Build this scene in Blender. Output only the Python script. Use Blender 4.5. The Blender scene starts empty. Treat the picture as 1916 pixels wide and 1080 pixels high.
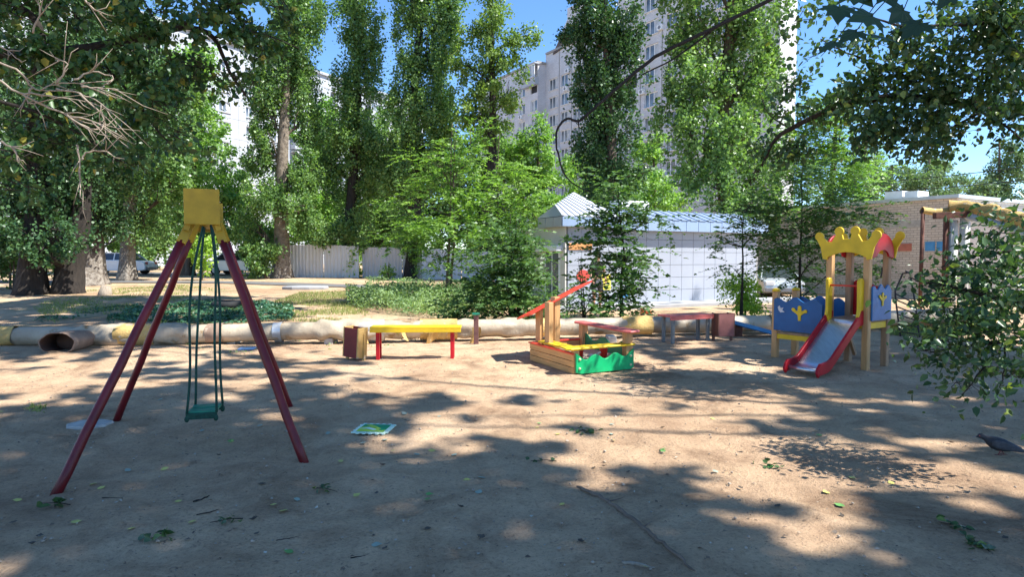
import bpy, math, random
import numpy as np
from mathutils import Vector, Matrix

SC = bpy.context.scene
COL = SC.collection
R = math.radians
rnd = random.Random(7)
NR = np.random.default_rng(11)

# ------------------------------------------------------------ camera, sky, sun, exposure
F = 1200.0                       # focal length in pixels of a 1916 x 1080 picture
PITCH = math.atan(58 / F)
CAMH = 1.6
cam = bpy.data.cameras.new('camera')
camo = bpy.data.objects.new('camera', cam)
COL.objects.link(camo)
camo.location = (0, 0, CAMH)
camo.rotation_euler = (R(90) - PITCH, 0, 0)
cam.sensor_width = 36
cam.lens = F / 1916 * 36
cam.clip_start = 0.05
cam.clip_end = 2500
SC.camera = camo

SUN_EL, SUN_AZ = 54.0, 109.0      # azimuth clockwise from the viewing direction
SUNV = Vector((math.sin(R(SUN_AZ)) * math.cos(R(SUN_EL)), math.cos(R(SUN_AZ)) * math.cos(R(SUN_EL)), math.sin(R(SUN_EL))))
world = bpy.data.worlds.new('World')
SC.world = world
world.use_nodes = True
wn = world.node_tree
bg = wn.nodes['Background']
sky = wn.nodes.new('ShaderNodeTexSky')
sky.sky_type = 'NISHITA'
sky.sun_disc = False
sky.sun_elevation = R(SUN_EL)
sky.sun_rotation = R(SUN_AZ)
sky.air_density = 1.0
sky.altitude = 1500
sky.dust_density = 0.0
sky.ozone_density = 5.0
hs = wn.nodes.new('ShaderNodeHueSaturation')
hs.inputs['Saturation'].default_value = 1.1
wn.links.new(sky.outputs[0], hs.inputs['Color'])
wn.links.new(hs.outputs[0], bg.inputs[0])
bg.inputs[1].default_value = 0.14
sl = bpy.data.lights.new('sun', 'SUN')
sl.energy = 5.0
sl.angle = R(0.6)
sl.color = (1.0, 0.985, 0.94)
so = bpy.data.objects.new('sun', sl)
COL.objects.link(so)
so.rotation_euler = SUNV.to_track_quat('Z', 'Y').to_euler()
SC.view_settings.view_transform = 'Standard'
SC.view_settings.look = 'None'
SC.view_settings.exposure = 1.12
SC.view_settings.gamma = 1
SC.cycles.max_bounces = 8
SC.cycles.diffuse_bounces = 6
SC.cycles.glossy_bounces = 3
SC.cycles.transmission_bounces = 4
SC.cycles.transparent_max_bounces = 6
SC.cycles.use_denoising = True
SC.cycles.sample_clamp_indirect = 6

# ------------------------------------------------------------ helpers
def ss(t):
    t = np.clip(t, 0, 1)
    return t * t * (3 - 2 * t)

def hsh(i, j, s):
    h = (i * 374761393 + j * 668265263 + s * 974634777) & 0xffffffff
    h = ((h ^ (h >> 13)) * 1274126177) & 0xffffffff
    return ((h ^ (h >> 16)) & 0xffff) / 65535.0

def vnoise(x, y, s=0):
    x = np.asarray(x, float); y = np.asarray(y, float)
    i = np.floor(x).astype(np.int64); j = np.floor(y).astype(np.int64)
    u = ss(x - i); v = ss(y - j)
    return (hsh(i, j, s) * (1 - u) + hsh(i + 1, j, s) * u) * (1 - v) + (hsh(i, j + 1, s) * (1 - u) + hsh(i + 1, j + 1, s) * u) * v

def gz(x, y):
    """height of the ground"""
    x = np.asarray(x, float); y = np.asarray(y, float)
    z = 0.45 * ss((y - 14) / 24) * ss((4 - x) / 8)
    near = ss((16 - y) / 4)
    z = z + near * 0.035 * (vnoise(x * .55, y * .55, 1) - .5) + near * .014 * (vnoise(x * 2.1, y * 2.1, 2) - .5)
    return z

def G(x, y, dz=0.0):
    return Vector((x, y, float(gz(x, y)) + dz))

def pix(px, py, Y):
    """the point of the picture (1916 x 1080) at distance Y along the viewing direction on the ground"""
    a = (px - 958) / F; b = (540 - py) / F
    d = Vector((a, math.cos(PITCH) + b * math.sin(PITCH), -math.sin(PITCH) + b * math.cos(PITCH)))
    d *= Y / d.y
    return Vector((d.x, d.y, d.z + CAMH))

def gpix(px, py):
    Y = 1.6 * F / max(py - 482, 5)
    for _ in range(12):
        p = pix(px, py, Y)
        Y = (CAMH - float(gz(p.x, p.y))) * F / (py - 482) * (Y / (Y if Y else 1))
    p = pix(px, py, Y)
    return Vector((p.x, p.y, float(gz(p.x, p.y))))

def tag(o, label=None, cat=None, group=None, kind=None):
    if label: o['label'] = label
    if cat: o['category'] = cat
    if group: o['group'] = group
    if kind: o['kind'] = kind
    return o

def thing(name, label, cat, loc=(0, 0, 0), rz=0.0, group=None):
    o = bpy.data.objects.new(name, None)
    COL.objects.link(o)
    o.location = loc
    o.rotation_euler = (0, 0, rz)
    o.empty_display_size = .2
    return tag(o, label, cat, group)

def origin(parent):
    v = Vector((0, 0, 0))
    while parent is not None:
        v += parent.location
        parent = parent.parent
    return v

def copy_tree(o, parent=None):
    c = o.copy()
    COL.objects.link(c)
    c.parent = parent
    for ch in list(o.children):
        copy_tree(ch, c)
    return c

class MB:
    def __init__(self):
        self.v = []; self.f = []; self.smooth = []
    def add(self, vs, fs, smooth=False):
        n = len(self.v)
        self.v += [tuple(p) for p in vs]
        for f in fs:
            self.f.append(tuple(n + i for i in f)); self.smooth.append(smooth)
        return self
    def box(self, c, s, M=None, taper=1.0):
        x, y, z = s[0] / 2, s[1] / 2, s[2] / 2
        vs = [Vector((a * x * (taper if e > 0 else 1), b * y * (taper if e > 0 else 1), e * z)) for e in (-1, 1) for a, b in ((-1, -1), (1, -1), (1, 1), (-1, 1))]
        if M is not None: vs = [M @ v for v in vs]
        vs = [v + Vector(c) for v in vs]
        return self.add(vs, [(3, 2, 1, 0), (4, 5, 6, 7), (0, 1, 5, 4), (1, 2, 6, 5), (2, 3, 7, 6), (3, 0, 4, 7)])
    def beam(self, a, b, w, h, up=(0, 0, 1)):
        """a board from a to b, w wide across, h thick along up"""
        a = Vector(a); b = Vector(b)
        d = (b - a).normalized()
        s = d.cross(Vector(up)).normalized()
        u = s.cross(d).normalized()
        vs = [p + s * i * w / 2 + u * j * h / 2 for p in (a, b) for i, j in ((-1, -1), (1, -1), (1, 1), (-1, 1))]
        return self.add(vs, [(0, 1, 2, 3), (7, 6, 5, 4), (4, 5, 1, 0), (5, 6, 2, 1), (6, 7, 3, 2), (7, 4, 0, 3)])
    def tube(self, pts, rad, n=8, cap=True):
        pts = [Vector(p) for p in pts]
        if not hasattr(rad, '__len__'): rad = [rad] * len(pts)
        rings = []
        prev = None
        for i, p in enumerate(pts):
            d = (pts[min(i + 1, len(pts) - 1)] - pts[max(i - 1, 0)])
            if d.length < 1e-9: d = Vector((0, 0, 1))
            d.normalize()
            if prev is None:
                a = d.cross(Vector((0, 0, 1)))
                if a.length < .05: a = d.cross(Vector((1, 0, 0)))
            else:
                a = prev - d * prev.dot(d)
            a.normalize(); prev = a
            b = d.cross(a)
            rings.append([p + (a * math.cos(k * 2 * math.pi / n) + b * math.sin(k * 2 * math.pi / n)) * rad[i] for k in range(n)])
        vs = [v for r in rings for v in r]
        fs = []
        for i in range(len(pts) - 1):
            for k in range(n):
                fs.append((i * n + k, i * n + (k + 1) % n, (i + 1) * n + (k + 1) % n, (i + 1) * n + k))
        self.add(vs, fs, True)
        if cap:
            m = len(self.v) - len(vs)
            self.f.append(tuple(m + k for k in reversed(range(n)))); self.smooth.append(False)
            self.f.append(tuple(m + (len(pts) - 1) * n + k for k in range(n))); self.smooth.append(False)
        return self
    def prism(self, poly, O, U, V, N, t, bev=0.0):
        """2-D outline (u, v) in the plane O + uU + vV, centred on it, t thick along N; bev chamfers the rim"""
        O, U, V, N = Vector(O), Vector(U), Vector(V), Vector(N)
        area = sum(poly[i][0] * poly[(i + 1) % len(poly)][1] - poly[(i + 1) % len(poly)][0] * poly[i][1] for i in range(len(poly)))
        if area < 0: poly = poly[::-1]
        if U.cross(V).dot(N) < 0: N = -N
        n = len(poly)
        inner = poly
        if bev > 0:
            inner = []
            for i in range(n):
                p0, p, p1 = Vector(poly[i - 1]), Vector(poly[i]), Vector(poly[(i + 1) % n])
                e0 = (p - p0).normalized() if (p - p0).length > 1e-9 else Vector((1, 0)); e1 = (p1 - p).normalized() if (p1 - p).length > 1e-9 else e0
                nn = Vector((-(e0.y + e1.y), e0.x + e1.x))
                if nn.length > 1e-6: nn.normalize()
                inner.append(tuple(p + nn * bev))
        layers = [(inner, -t / 2), (poly, -t / 2 + bev), (poly, t / 2 - bev), (inner, t / 2)] if bev > 0 else [(poly, -t / 2), (poly, t / 2)]
        vs = [O + U * u + V * v + N * h for pl, h in layers for u, v in pl]
        fs = [tuple(reversed(range(n))), tuple((len(layers) - 1) * n + i for i in range(n))]
        for L in range(len(layers) - 1):
            for i in range(n):
                fs.append((L * n + i, L * n + (i + 1) % n, (L + 1) * n + (i + 1) % n, (L + 1) * n + i))
        return self.add(vs, fs)
    def ball(self, c, r, nu=10, nv=7, sc=(1, 1, 1)):
        c = Vector(c)
        vs = [c + Vector((0, 0, -r * sc[2]))]
        for j in range(1, nv):
            t = -math.pi / 2 + math.pi * j / nv
            for i in range(nu):
                a = 2 * math.pi * i / nu
                vs.append(c + Vector((r * sc[0] * math.cos(t) * math.cos(a), r * sc[1] * math.cos(t) * math.sin(a), r * sc[2] * math.sin(t))))
        vs.append(c + Vector((0, 0, r * sc[2])))
        fs = [(0, 1 + (i + 1) % nu, 1 + i) for i in range(nu)]
        for j in range(nv - 2):
            for i in range(nu):
                fs.append((1 + j * nu + i, 1 + j * nu + (i + 1) % nu, 1 + (j + 1) * nu + (i + 1) % nu, 1 + (j + 1) * nu + i))
        m = 1 + (nv - 2) * nu
        fs += [(m + i, m + (i + 1) % nu, m + nu) for i in range(nu)]
        return self.add(vs, fs, True)
    def build(self, name, mat, parent=None, world=True, bevel=0.0):
        off = origin(parent) if (world and parent is not None) else Vector((0, 0, 0))
        me = bpy.data.meshes.new(name)
        me.from_pydata([tuple(Vector(v) - off) for v in self.v], [], self.f)
        me.polygons.foreach_set('use_smooth', self.smooth)
        me.update()
        if mat: me.materials.append(mat)
        o = bpy.data.objects.new(name, me)
        COL.objects.link(o)
        o.parent = parent
        if bevel > 0:
            b = o.modifiers.new('edge', 'BEVEL'); b.width = bevel; b.segments = 2; b.limit_method = 'ANGLE'; b.angle_limit = R(40)
        return o

def np_mesh(name, V, FQ, mat, parent=None, smooth=False):
    """fast mesh from an (n,3) array and an (m,4) array of quads"""
    off = origin(parent)
    V = np.asarray(V, np.float32) - np.array(off, np.float32)
    me = bpy.data.meshes.new(name)
    me.vertices.add(len(V)); me.vertices.foreach_set('co', V.ravel())
    m, k = FQ.shape
    me.loops.add(m * k); me.loops.foreach_set('vertex_index', FQ.astype(np.int32).ravel())
    me.polygons.add(m)
    me.polygons.foreach_set('loop_start', (np.arange(m) * k).astype(np.int32))
    me.polygons.foreach_set('loop_total', np.full(m, k, np.int32))
    if smooth: me.polygons.foreach_set('use_smooth', np.ones(m, bool))
    me.update(calc_edges=True)
    me.materials.append(mat)
    o = bpy.data.objects.new(name, me)
    COL.objects.link(o)
    o.parent = parent
    return o

def nrm(a):
    return a / np.maximum(np.linalg.norm(a, axis=1, keepdims=True), 1e-9)

def leaf_arrays(P, D, N, L, W, fine=False):
    n = len(P)
    D = nrm(D); N = nrm(N - D * np.sum(D * N, axis=1, keepdims=True)); S = np.cross(D, N)
    L = np.broadcast_to(np.asarray(L, float), (n,))[:, None]; W = np.broadcast_to(np.asarray(W, float), (n,))[:, None]
    if not fine:
        V = np.stack([P, P + D * L * .42 + S * W * .5 + N * W * .14, P + D * L - N * L * .08, P + D * L * .42 - S * W * .5 + N * W * .14], 1)
        return V.reshape(-1, 3), np.arange(n * 4).reshape(-1, 4)
    V = np.stack([P, P + D * L * .28 + S * W * .46 + N * W * .12, P + D * L * .65 + S * W * .36 + N * W * .08, P + D * L - N * L * .12,
                  P + D * L * .65 - S * W * .36 + N * W * .08, P + D * L * .28 - S * W * .46 + N * W * .12], 1)
    b = (np.arange(n) * 6)[:, None]
    Fq = np.concatenate([b + np.array([[0, 1, 2, 3]]), b + np.array([[0, 3, 4, 5]])], 0)
    return V.reshape(-1, 3), Fq

# ------------------------------------------------------------ materials
def nodes(name):
    m = bpy.data.materials.new(name); m.use_nodes = True
    t = m.node_tree
    return m, t, t.nodes['Principled BSDF'], t.nodes, t.links

def ramp(t, fac, stops):
    r = t.nodes.new('ShaderNodeValToRGB')
    el = r.color_ramp.elements
    while len(el) < len(stops): el.new(.5)
    for e, (p, c) in zip(el, stops):
        e.position = p; e.color = (*c, 1) if len(c) == 3 else c
    t.links.new(fac, r.inputs[0])
    return r.outputs[0]

def noise(t, scale, detail=4, rough=.55, vec=None, dist=0.0):
    n = t.nodes.new('ShaderNodeTexNoise')
    n.inputs['Scale'].default_value = scale; n.inputs['Detail'].default_value = detail; n.inputs['Roughness'].default_value = rough
    n.inputs['Distortion'].default_value = dist
    if vec is None:
        tc = t.nodes.new('ShaderNodeTexCoord'); vec = tc.outputs['Object']
    t.links.new(vec, n.inputs['Vector'])
    return n.outputs['Fac']

def mixc(t, fac, a, b, mode='MIX'):
    m = t.nodes.new('ShaderNodeMix'); m.data_type = 'RGBA'; m.blend_type = mode
    for s, v in ((m.inputs[0], fac), (m.inputs[6], a), (m.inputs[7], b)):
        if isinstance(v, (int, float)): s.default_value = v
        elif isinstance(v, tuple): s.default_value = (*v, 1) if len(v) == 3 else v
        else: t.links.new(v, s)
    return m.outputs[2]

def bump(t, h, strength, dist, bsdf):
    b = t.nodes.new('ShaderNodeBump'); b.inputs['Strength'].default_value = strength; b.inputs['Distance'].default_value = dist
    t.links.new(h, b.inputs['Height']); t.links.new(b.outputs[0], bsdf.inputs['Normal'])

def pm(name, base, var=.25, scale=4, rough=.6, metal=0.0, wear=None, wamt=.35, wscale=9, bmp=.3, bd=.003, spec=.4, stretch=None):
    """paint / wood / concrete with tonal variation and optional worn patches"""
    m, t, b, N, L = nodes(name)
    tc = N.new('ShaderNodeTexCoord'); vec = tc.outputs['Object']
    if stretch:
        mp = N.new('ShaderNodeMapping'); mp.inputs['Scale'].default_value = stretch; L.new(vec, mp.inputs[0]); vec = mp.outputs[0]
    n1 = noise(t, scale, 5, .6, vec)
    lo = tuple(c * (1 - var) for c in base); hi = tuple(min(1, c * (1 + var)) for c in base)
    c = ramp(t, n1, [(.3, lo), (.7, hi)])
    if wear:
        n2 = noise(t, wscale, 6, .65, vec)
        f = ramp(t, n2, [(.5 + .3 * (1 - wamt) - .04, (0, 0, 0)), (.5 + .3 * (1 - wamt) + .03, (1, 1, 1))])
        c = mixc(t, f, c, wear)
    L.new(c, b.inputs['Base Color'])
    b.inputs['Roughness'].default_value = rough; b.inputs['Metallic'].default_value = metal
    b.inputs['Specular IOR Level'].default_value = spec
    if bmp: bump(t, noise(t, scale * 9, 6, .7, vec), bmp, bd, b)
    return m

def leafmat(name, lo, hi, trans=.35, extra=None, rough=.45, nscale=.6):
    m = bpy.data.materials.new(name); m.use_nodes = True
    t = m.node_tree; N = t.nodes; L = t.links
    N.clear()
    out = N.new('ShaderNodeOutputMaterial')
    geo = N.new('ShaderNodeNewGeometry')
    stops = [(0, lo), (.8, hi)]
    if extra: stops += [(.965, hi), (.975, extra)]
    c = ramp(t, geo.outputs['Random Per Island'], stops)
    n = noise(t, nscale, 2)
    c2 = mixc(t, 1.0, c, ramp(t, n, [(.3, (1.0, 1.08, 1.05)), (.7, (1.75, 1.65, 1.5))]), 'MULTIPLY')
    p = N.new('ShaderNodeBsdfPrincipled')
    L.new(c2, p.inputs['Base Color']); p.inputs['Roughness'].default_value = rough; p.inputs['Specular IOR Level'].default_value = .35
    tr = N.new('ShaderNodeBsdfTranslucent')
    L.new(mixc(t, 1.0, c2, (1.5, 1.7, .6), 'MULTIPLY'), tr.inputs['Color'])
    mx = N.new('ShaderNodeMixShader'); mx.inputs[0].default_value = trans
    L.new(p.outputs[0], mx.inputs[1]); L.new(tr.outputs[0], mx.inputs[2])
    L.new(mx.outputs[0], out.inputs[0])
    return m

def flatvec(t, sx=1.0, sz=1.0):
    """object x and z as a 2-D texture vector"""
    tc = t.nodes.new('ShaderNodeTexCoord'); s = t.nodes.new('ShaderNodeSeparateXYZ'); c = t.nodes.new('ShaderNodeCombineXYZ')
    t.links.new(tc.outputs['Object'], s.inputs[0])
    ad = t.nodes.new('ShaderNodeMath'); ad.operation = 'ADD'
    t.links.new(s.outputs[0], ad.inputs[0]); t.links.new(s.outputs[1], ad.inputs[1])
    t.links.new(ad.outputs[0], c.inputs[0]); t.links.new(s.outputs[2], c.inputs[1])
    return c.outputs[0]

def brickmat(name, c1, c2, mortar, w=.26, h=.088, ms=.012, stain=(.25, .2, .16), samt=.25):
    m, t, b, N, L = nodes(name)
    br = N.new('ShaderNodeTexBrick')
    L.new(flatvec(t), br.inputs['Vector'])
    br.inputs['Scale'].default_value = 1.0
    br.inputs['Color1'].default_value = (*c1, 1); br.inputs['Color2'].default_value = (*c2, 1); br.inputs['Mortar'].default_value = (*mortar, 1)
    br.inputs['Mortar Size'].default_value = ms; br.inputs['Brick Width'].default_value = w; br.inputs['Row Height'].default_value = h
    n = noise(t, .5, 6, .6)
    f = ramp(t, n, [(.45, (0, 0, 0)), (.75, (samt, samt, samt))])
    c = mixc(t, f, br.outputs['Color'], stain)
    L.new(c, b.inputs['Base Color']); b.inputs['Roughness'].default_value = .9
    bump(t, br.outputs['Fac'], -.4, .01, b)
    return m

M = {}
M['red'] = pm('red_paint', (.42, .012, .02), .3, 3, .38, wear=(.26, .05, .04), wamt=.35, spec=.25)
M['swing_red'] = pm('swing_red_paint', (.13, .006, .01), .3, 6, .42, wear=(.3, .17, .03), wamt=.12, wscale=14)
M['swing_yellow'] = pm('swing_yellow_paint', (.4, .25, .012), .2, 6, .55, wear=(.25, .16, .03), wamt=.2, wscale=20)
M['yellow'] = pm('yellow_paint', (.7, .46, .015), .16, 4, .48, wear=(.36, .26, .09), wamt=.3, wscale=13)
M['coral'] = pm('coral_red_paint', (.72, .06, .03), .16, 4, .4, wear=(.75, .25, .16), wamt=.3)
M['coral2'] = pm('faded_pink_red_paint', (.6, .14, .12), .2, 4, .5, wear=(.62, .3, .26), wamt=.4)
M['green'] = pm('green_paint', (.005, .36, .12), .16, 4, .42, wear=(.08, .3, .15), wamt=.3, wscale=7)
M['swing_green'] = pm('swing_green_paint', (.015, .2, .12), .3, 8, .5, wear=(.1, .35, .25), wamt=.4)
M['rope'] = pm('dark_green_rope', (.012, .06, .04), .4, 40, .8, bmp=.8)
M['blue'] = pm('blue_paint', (.012, .1, .27), .2, 4, .42, wear=(.25, .38, .5), wamt=.12, wscale=10)
M['blue_fade'] = pm('scratched_blue_paint', (.025, .15, .36), .25, 4, .45, wear=(.4, .5, .56), wamt=.5, wscale=5)
M['wood'] = pm('varnished_pine', (.52, .29, .12), .22, 3, .5, stretch=(6, 6, .6), bmp=.25, wear=(.45, .2, .07), wamt=.25)
M['woodh'] = pm('varnished_pine_board', (.64, .34, .12), .22, 3, .5, stretch=(1, 1, 12), bmp=.25, wear=(.42, .19, .07), wamt=.2)
M['woodd'] = pm('weathered_pine', (.34, .21, .12), .3, 3, .7, stretch=(6, 6, .6), wear=(.2, .13, .09), wamt=.4)
M['steel'] = pm('brushed_steel', (.62, .64, .68), .12, 5, .3, metal=.9, stretch=(8, 1, 1), bmp=.1)
M['concrete'] = pm('rough_concrete', (.4, .37, .33), .25, 5, .95, wear=(.2, .18, .15), wamt=.4, bmp=.6)
M['root'] = pm('dusty_root_bark', (.2, .14, .1), .35, 8, .95, bmp=1, bd=.006, wear=(.32, .25, .18), wamt=.4)
M['slabc'] = pm('pale_concrete_paving', (.33, .33, .33), .12, 2, .9, wear=(.33, .31, .28), wamt=.35)
M['rust'] = pm('rusty_steel', (.12, .05, .035), .4, 8, .85, wear=(.22, .09, .04), wamt=.5)
M['rail'] = pm('dark_railing_steel', (.05, .04, .04), .4, 8, .7, wear=(.2, .08, .03), wamt=.4)
M['bark'] = pm('grey_brown_bark', (.13, .1, .075), .45, 3, .95, stretch=(5, 5, 1), bmp=1.0, bd=.03, wear=(.26, .22, .18), wamt=.5)
M['barkd'] = pm('dark_bark', (.038, .03, .024), .45, 3, .95, stretch=(5, 5, 1), bmp=1.0, bd=.03)
M['deadwood'] = pm('bare_dead_wood', (.3, .24, .18), .3, 6, .9, stretch=(4, 4, 1))
M['lime'] = pm('whitewashed_bark', (.5, .46, .4), .2, 4, .95, stretch=(4, 4, 1), bmp=.9, bd=.02, wear=(.2, .15, .1), wamt=.45)
M['pipe'] = pm('pipe_wrap', (.42, .34, .24), .28, 1.3, .55, wear=(.26, .16, .07), wamt=.55, wscale=2.2, bmp=.8, bd=.02, spec=.5)
M['wrapy'] = pm('yellowed_insulation', (.58, .38, .13), .3, 3, .8, wear=(.6, .52, .4), wamt=.5, bmp=1, bd=.02)
M['pipeend'] = pm('rusty_pipe_end', (.3, .2, .14), .3, 4, .8, wear=(.5, .42, .32), wamt=.5)
M['asphalt'] = pm('old_asphalt', (.14, .135, .13), .2, 3, .95, wear=(.22, .19, .15), wamt=.4, bmp=.5)
def whitewashed(name, dark, h):
    m, t, b, N, L = nodes(name)
    tc = N.new('ShaderNodeTexCoord'); s = N.new('ShaderNodeSeparateXYZ'); L.new(tc.outputs['Object'], s.inputs[0])
    n = noise(t, 5, 5, .7); ad = N.new('ShaderNodeMath'); ad.operation = 'MULTIPLY_ADD'; L.new(n, ad.inputs[0]); ad.inputs[1].default_value = 1.6; L.new(s.outputs[2], ad.inputs[2])
    f = ramp(t, ad.outputs[0], [(0, (1, 1, 1)), (1, (0, 0, 0))])
    mr = N.new('ShaderNodeMapRange'); L.new(ad.outputs[0], mr.inputs[0]); mr.inputs[1].default_value = h + .8 - .15; mr.inputs[2].default_value = h + .8 + .25; mr.inputs[3].default_value = 1; mr.inputs[4].default_value = 0
    n2 = noise(t, 9, 6, .7); w = ramp(t, n2, [(.35, (.1, .075, .06)), (.5, (.25, .22, .185)), (.65, (.36, .325, .28))])
    n3 = noise(t, 6, 5, .7); d = ramp(t, n3, [(.3, tuple(c * .5 for c in dark)), (.7, tuple(c * 1.6 for c in dark))])
    L.new(mixc(t, mr.outputs[0], d, w), b.inputs['Base Color']); b.inputs['Roughness'].default_value = .95
    bump(t, n3, 1.0, .06, b)
    return m
M['ww_bark'] = whitewashed('whitewashed_grey_bark', (.2, .16, .12), 1.5)
M['ww_dark'] = whitewashed('whitewashed_dark_bark', (.07, .055, .045), 1.3)
M['black'] = pm('black_rubber', (.02, .02, .02), .3, 8, .8)
M['white'] = pm('white_plastic', (.75, .75, .75), .06, 3, .4, bmp=0)
M['zinc'] = pm('zinc_sheet', (.55, .57, .58), .12, 2, .4, metal=.5, bmp=.1)
M['dark'] = pm('unlit_room_backing', (.03, .03, .035), .2, 3, .8, bmp=0)  # dark colour painted in for the lack of light indoors
M['skin'] = pm('skin', (.5, .28, .19), .08, 6, .55, bmp=0)
M['cloth'] = pm('black_cloth', (.02, .02, .025), .3, 12, .9)
M['mauve'] = pm('grey_cloth', (.12, .12, .15), .3, 12, .9)
M['hair'] = pm('dark_hair', (.03, .02, .015), .3, 30, .6)
m, t, b, N_, L_ = nodes('window_glass')
b.inputs['Base Color'].default_value = (.09, .12, .16, 1); b.inputs['Roughness'].default_value = .08; b.inputs['Specular IOR Level'].default_value = .9
L_.new(ramp(t, noise(t, .35, 2), [(.35, (.035, .045, .06)), (.65, (.22, .25, .28))]), b.inputs['Base Color'])
M['glass'] = m
M['curtain'] = pm('net_curtain', (.45, .46, .48), .2, 2, .8, bmp=0)
M['brickw'] = brickmat('pale_silicate_brick', (.54, .53, .55), (.61, .6, .62), (.42, .4, .41), .52, .18, .014)
M['brickb'] = brickmat('beige_brick', (.52, .44, .36), (.62, .54, .45), (.33, .28, .24), .26, .095, .012, (.3, .24, .2), .4)
M['panel'] = pm('white_wall_panel', (.4, .42, .45), .07, .3, .85, wear=(.36, .36, .36), wamt=.3, wscale=.6, bmp=.1)
M['seam'] = pm('panel_seam_mastic', (.3, .29, .28), .1, 1, .9, bmp=0)
M['tile'] = pm('pale_blue_composite_panel', (.36, .38, .43), .07, .6, .3, bmp=0, wear=(.29, .305, .34), wamt=.3, wscale=1.3)
M['tileg'] = pm('grey_composite_panel', (.36, .36, .36), .05, .6, .4, bmp=0)
M['roofw'] = pm('white_ribbed_roof_sheet', (.5, .52, .57), .06, 1, .35, metal=.2, bmp=0)
M['roofb'] = pm('sky_tinted_pale_blue_sheet', (.3, .38, .52), .07, 1, .3, metal=.2, bmp=0)  # pale blue strengthened: the sky's reflection is put into the colour
M['fence'] = pm('galvanised_fence_sheet', (.62, .63, .65), .08, .8, .5, metal=.1, wear=(.32, .33, .34), wamt=.3, wscale=1.2, bmp=.05)
M['fencew'] = pm('whitewashed_fence_sheet', (.54, .53, .53), .06, .8, .7, wear=(.42, .4, .38), wamt=.3, bmp=.05)
M['orange'] = pm('orange_sign', (.62, .28, .1), .2, 2, .5)
M['sign_red'] = pm('red_sign', (.55, .07, .05), .15, 5, .5)
M['sign_yellow'] = pm('yellow_sign', (.75, .66, .08), .1, 5, .5)
M['sign_blue'] = pm('blue_sign', (.06, .24, .48), .15, 5, .5)
M['plastic_red'] = pm('red_plastic', (.6, .03, .02), .1, 5, .35, bmp=0)
M['car_silver'] = pm('silver_car_paint', (.5, .54, .56), .04, 1, .25, metal=.35, bmp=0, spec=.7)
M['car_white'] = pm('white_car_paint', (.72, .73, .74), .03, 1, .25, bmp=0, spec=.7)
M['car_glass'] = pm('car_window_glass', (.04, .05, .06), .1, 1, .06, bmp=0, spec=1)
M['grey'] = pm('grey_plastic', (.2, .2, .21), .1, 5, .5)
# ------------------------------------------------------------ ground
def axis(lo, a, b, hi, fine, n1, n2):
    l = a - np.geomspace(fine, a - lo, n1)[::-1]
    r = b + np.geomspace(fine, hi - b, n2)
    return np.concatenate([l, np.arange(a, b, fine), r])
gx = axis(-500, -8, 8, 500, .042, 50, 50)
gy = axis(-80, 2.3, 12, 900, .042, 30, 100)
XX, YY = np.meshgrid(gx, gy)
ZZ = gz(XX, YY)
nearm = ss((15 - YY) / 3)
ZZ = ZZ + nearm * (.02 * (vnoise(XX * 5, YY * 5, 3) - .5) + .011 * (vnoise(XX * 14, YY * 14, 4) - .5))
# trodden dents and a scuffed hollow under the swing
ZZ -= .035 * np.exp(-(((XX + 2.62) / .55) ** 2 + ((YY - 5.4) / .42) ** 2))
ZZ -= .02 * np.exp(-(((XX - 3.9) / .4) ** 2 + ((YY - 8.6) / .3) ** 2))
for _ in range(420):
    fx, fy, fa = rnd.uniform(-6.5, 7), 2.6 + 8.4 * rnd.random() ** 1.3, rnd.uniform(0, 3.14)
    i0, i1 = np.searchsorted(gx, (fx - .3, fx + .3)); j0, j1 = np.searchsorted(gy, (fy - .3, fy + .3))
    dx, dy = XX[j0:j1, i0:i1] - fx, YY[j0:j1, i0:i1] - fy
    u_, v_ = dx * math.cos(fa) + dy * math.sin(fa), -dx * math.sin(fa) + dy * math.cos(fa)
    q_ = np.sqrt((u_ / .13) ** 2 + (v_ / .06) ** 2)
    ZZ[j0:j1, i0:i1] += rnd.uniform(.004, .011) * (-np.exp(-q_ ** 4) + .45 * np.exp(-((q_ - 1.35) / .3) ** 2))
nx, ny = len(gx), len(gy)
idx = np.arange(nx * ny).reshape(ny, nx)
FQ = np.stack([idx[:-1, :-1], idx[:-1, 1:], idx[1:, 1:], idx[1:, :-1]], -1).reshape(-1, 4)
m, t, b, N_, L_ = nodes('packed_dusty_earth')
tc = N_.new('ShaderNodeTexCoord')
big = noise(t, .35, 4, .6, tc.outputs['Object'], .6)
c = ramp(t, big, [(.3, (.42, .27, .165)), (.5, (.56, .38, .235)), (.75, (.65, .465, .305))])
mid = noise(t, 2.3, 8, .68, tc.outputs['Object'], .4)
c = mixc(t, 1.0, c, ramp(t, mid, [(.3, (.72, .68, .66)), (.5, (1, 1, 1)), (.72, (1.12, 1.12, 1.1))]), 'MULTIPLY')
fin = noise(t, 42, 6, .75, tc.outputs['Object'])
c = mixc(t, 1.0, c, ramp(t, fin, [(.28, (.5, .47, .44)), (.45, (.96, .96, .96)), (.75, (1.2, 1.2, 1.2))]), 'MULTIPLY')
spk = noise(t, 15, 3, .6, tc.outputs['Object'], 1.5)
c = mixc(t, ramp(t, spk, [(.66, (0, 0, 0)), (.72, (.75, .75, .75))]), c, (.13, .095, .075))
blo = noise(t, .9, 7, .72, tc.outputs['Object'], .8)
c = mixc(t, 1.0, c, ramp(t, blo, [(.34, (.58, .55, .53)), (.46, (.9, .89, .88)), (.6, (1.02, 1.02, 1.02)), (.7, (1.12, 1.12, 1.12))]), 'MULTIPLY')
sp2 = noise(t, 38, 2, .5, tc.outputs['Object'], 2.0)
c = mixc(t, ramp(t, sp2, [(.68, (0, 0, 0)), (.73, (.7, .7, .7))]), c, (.15, .1, .075))
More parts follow.
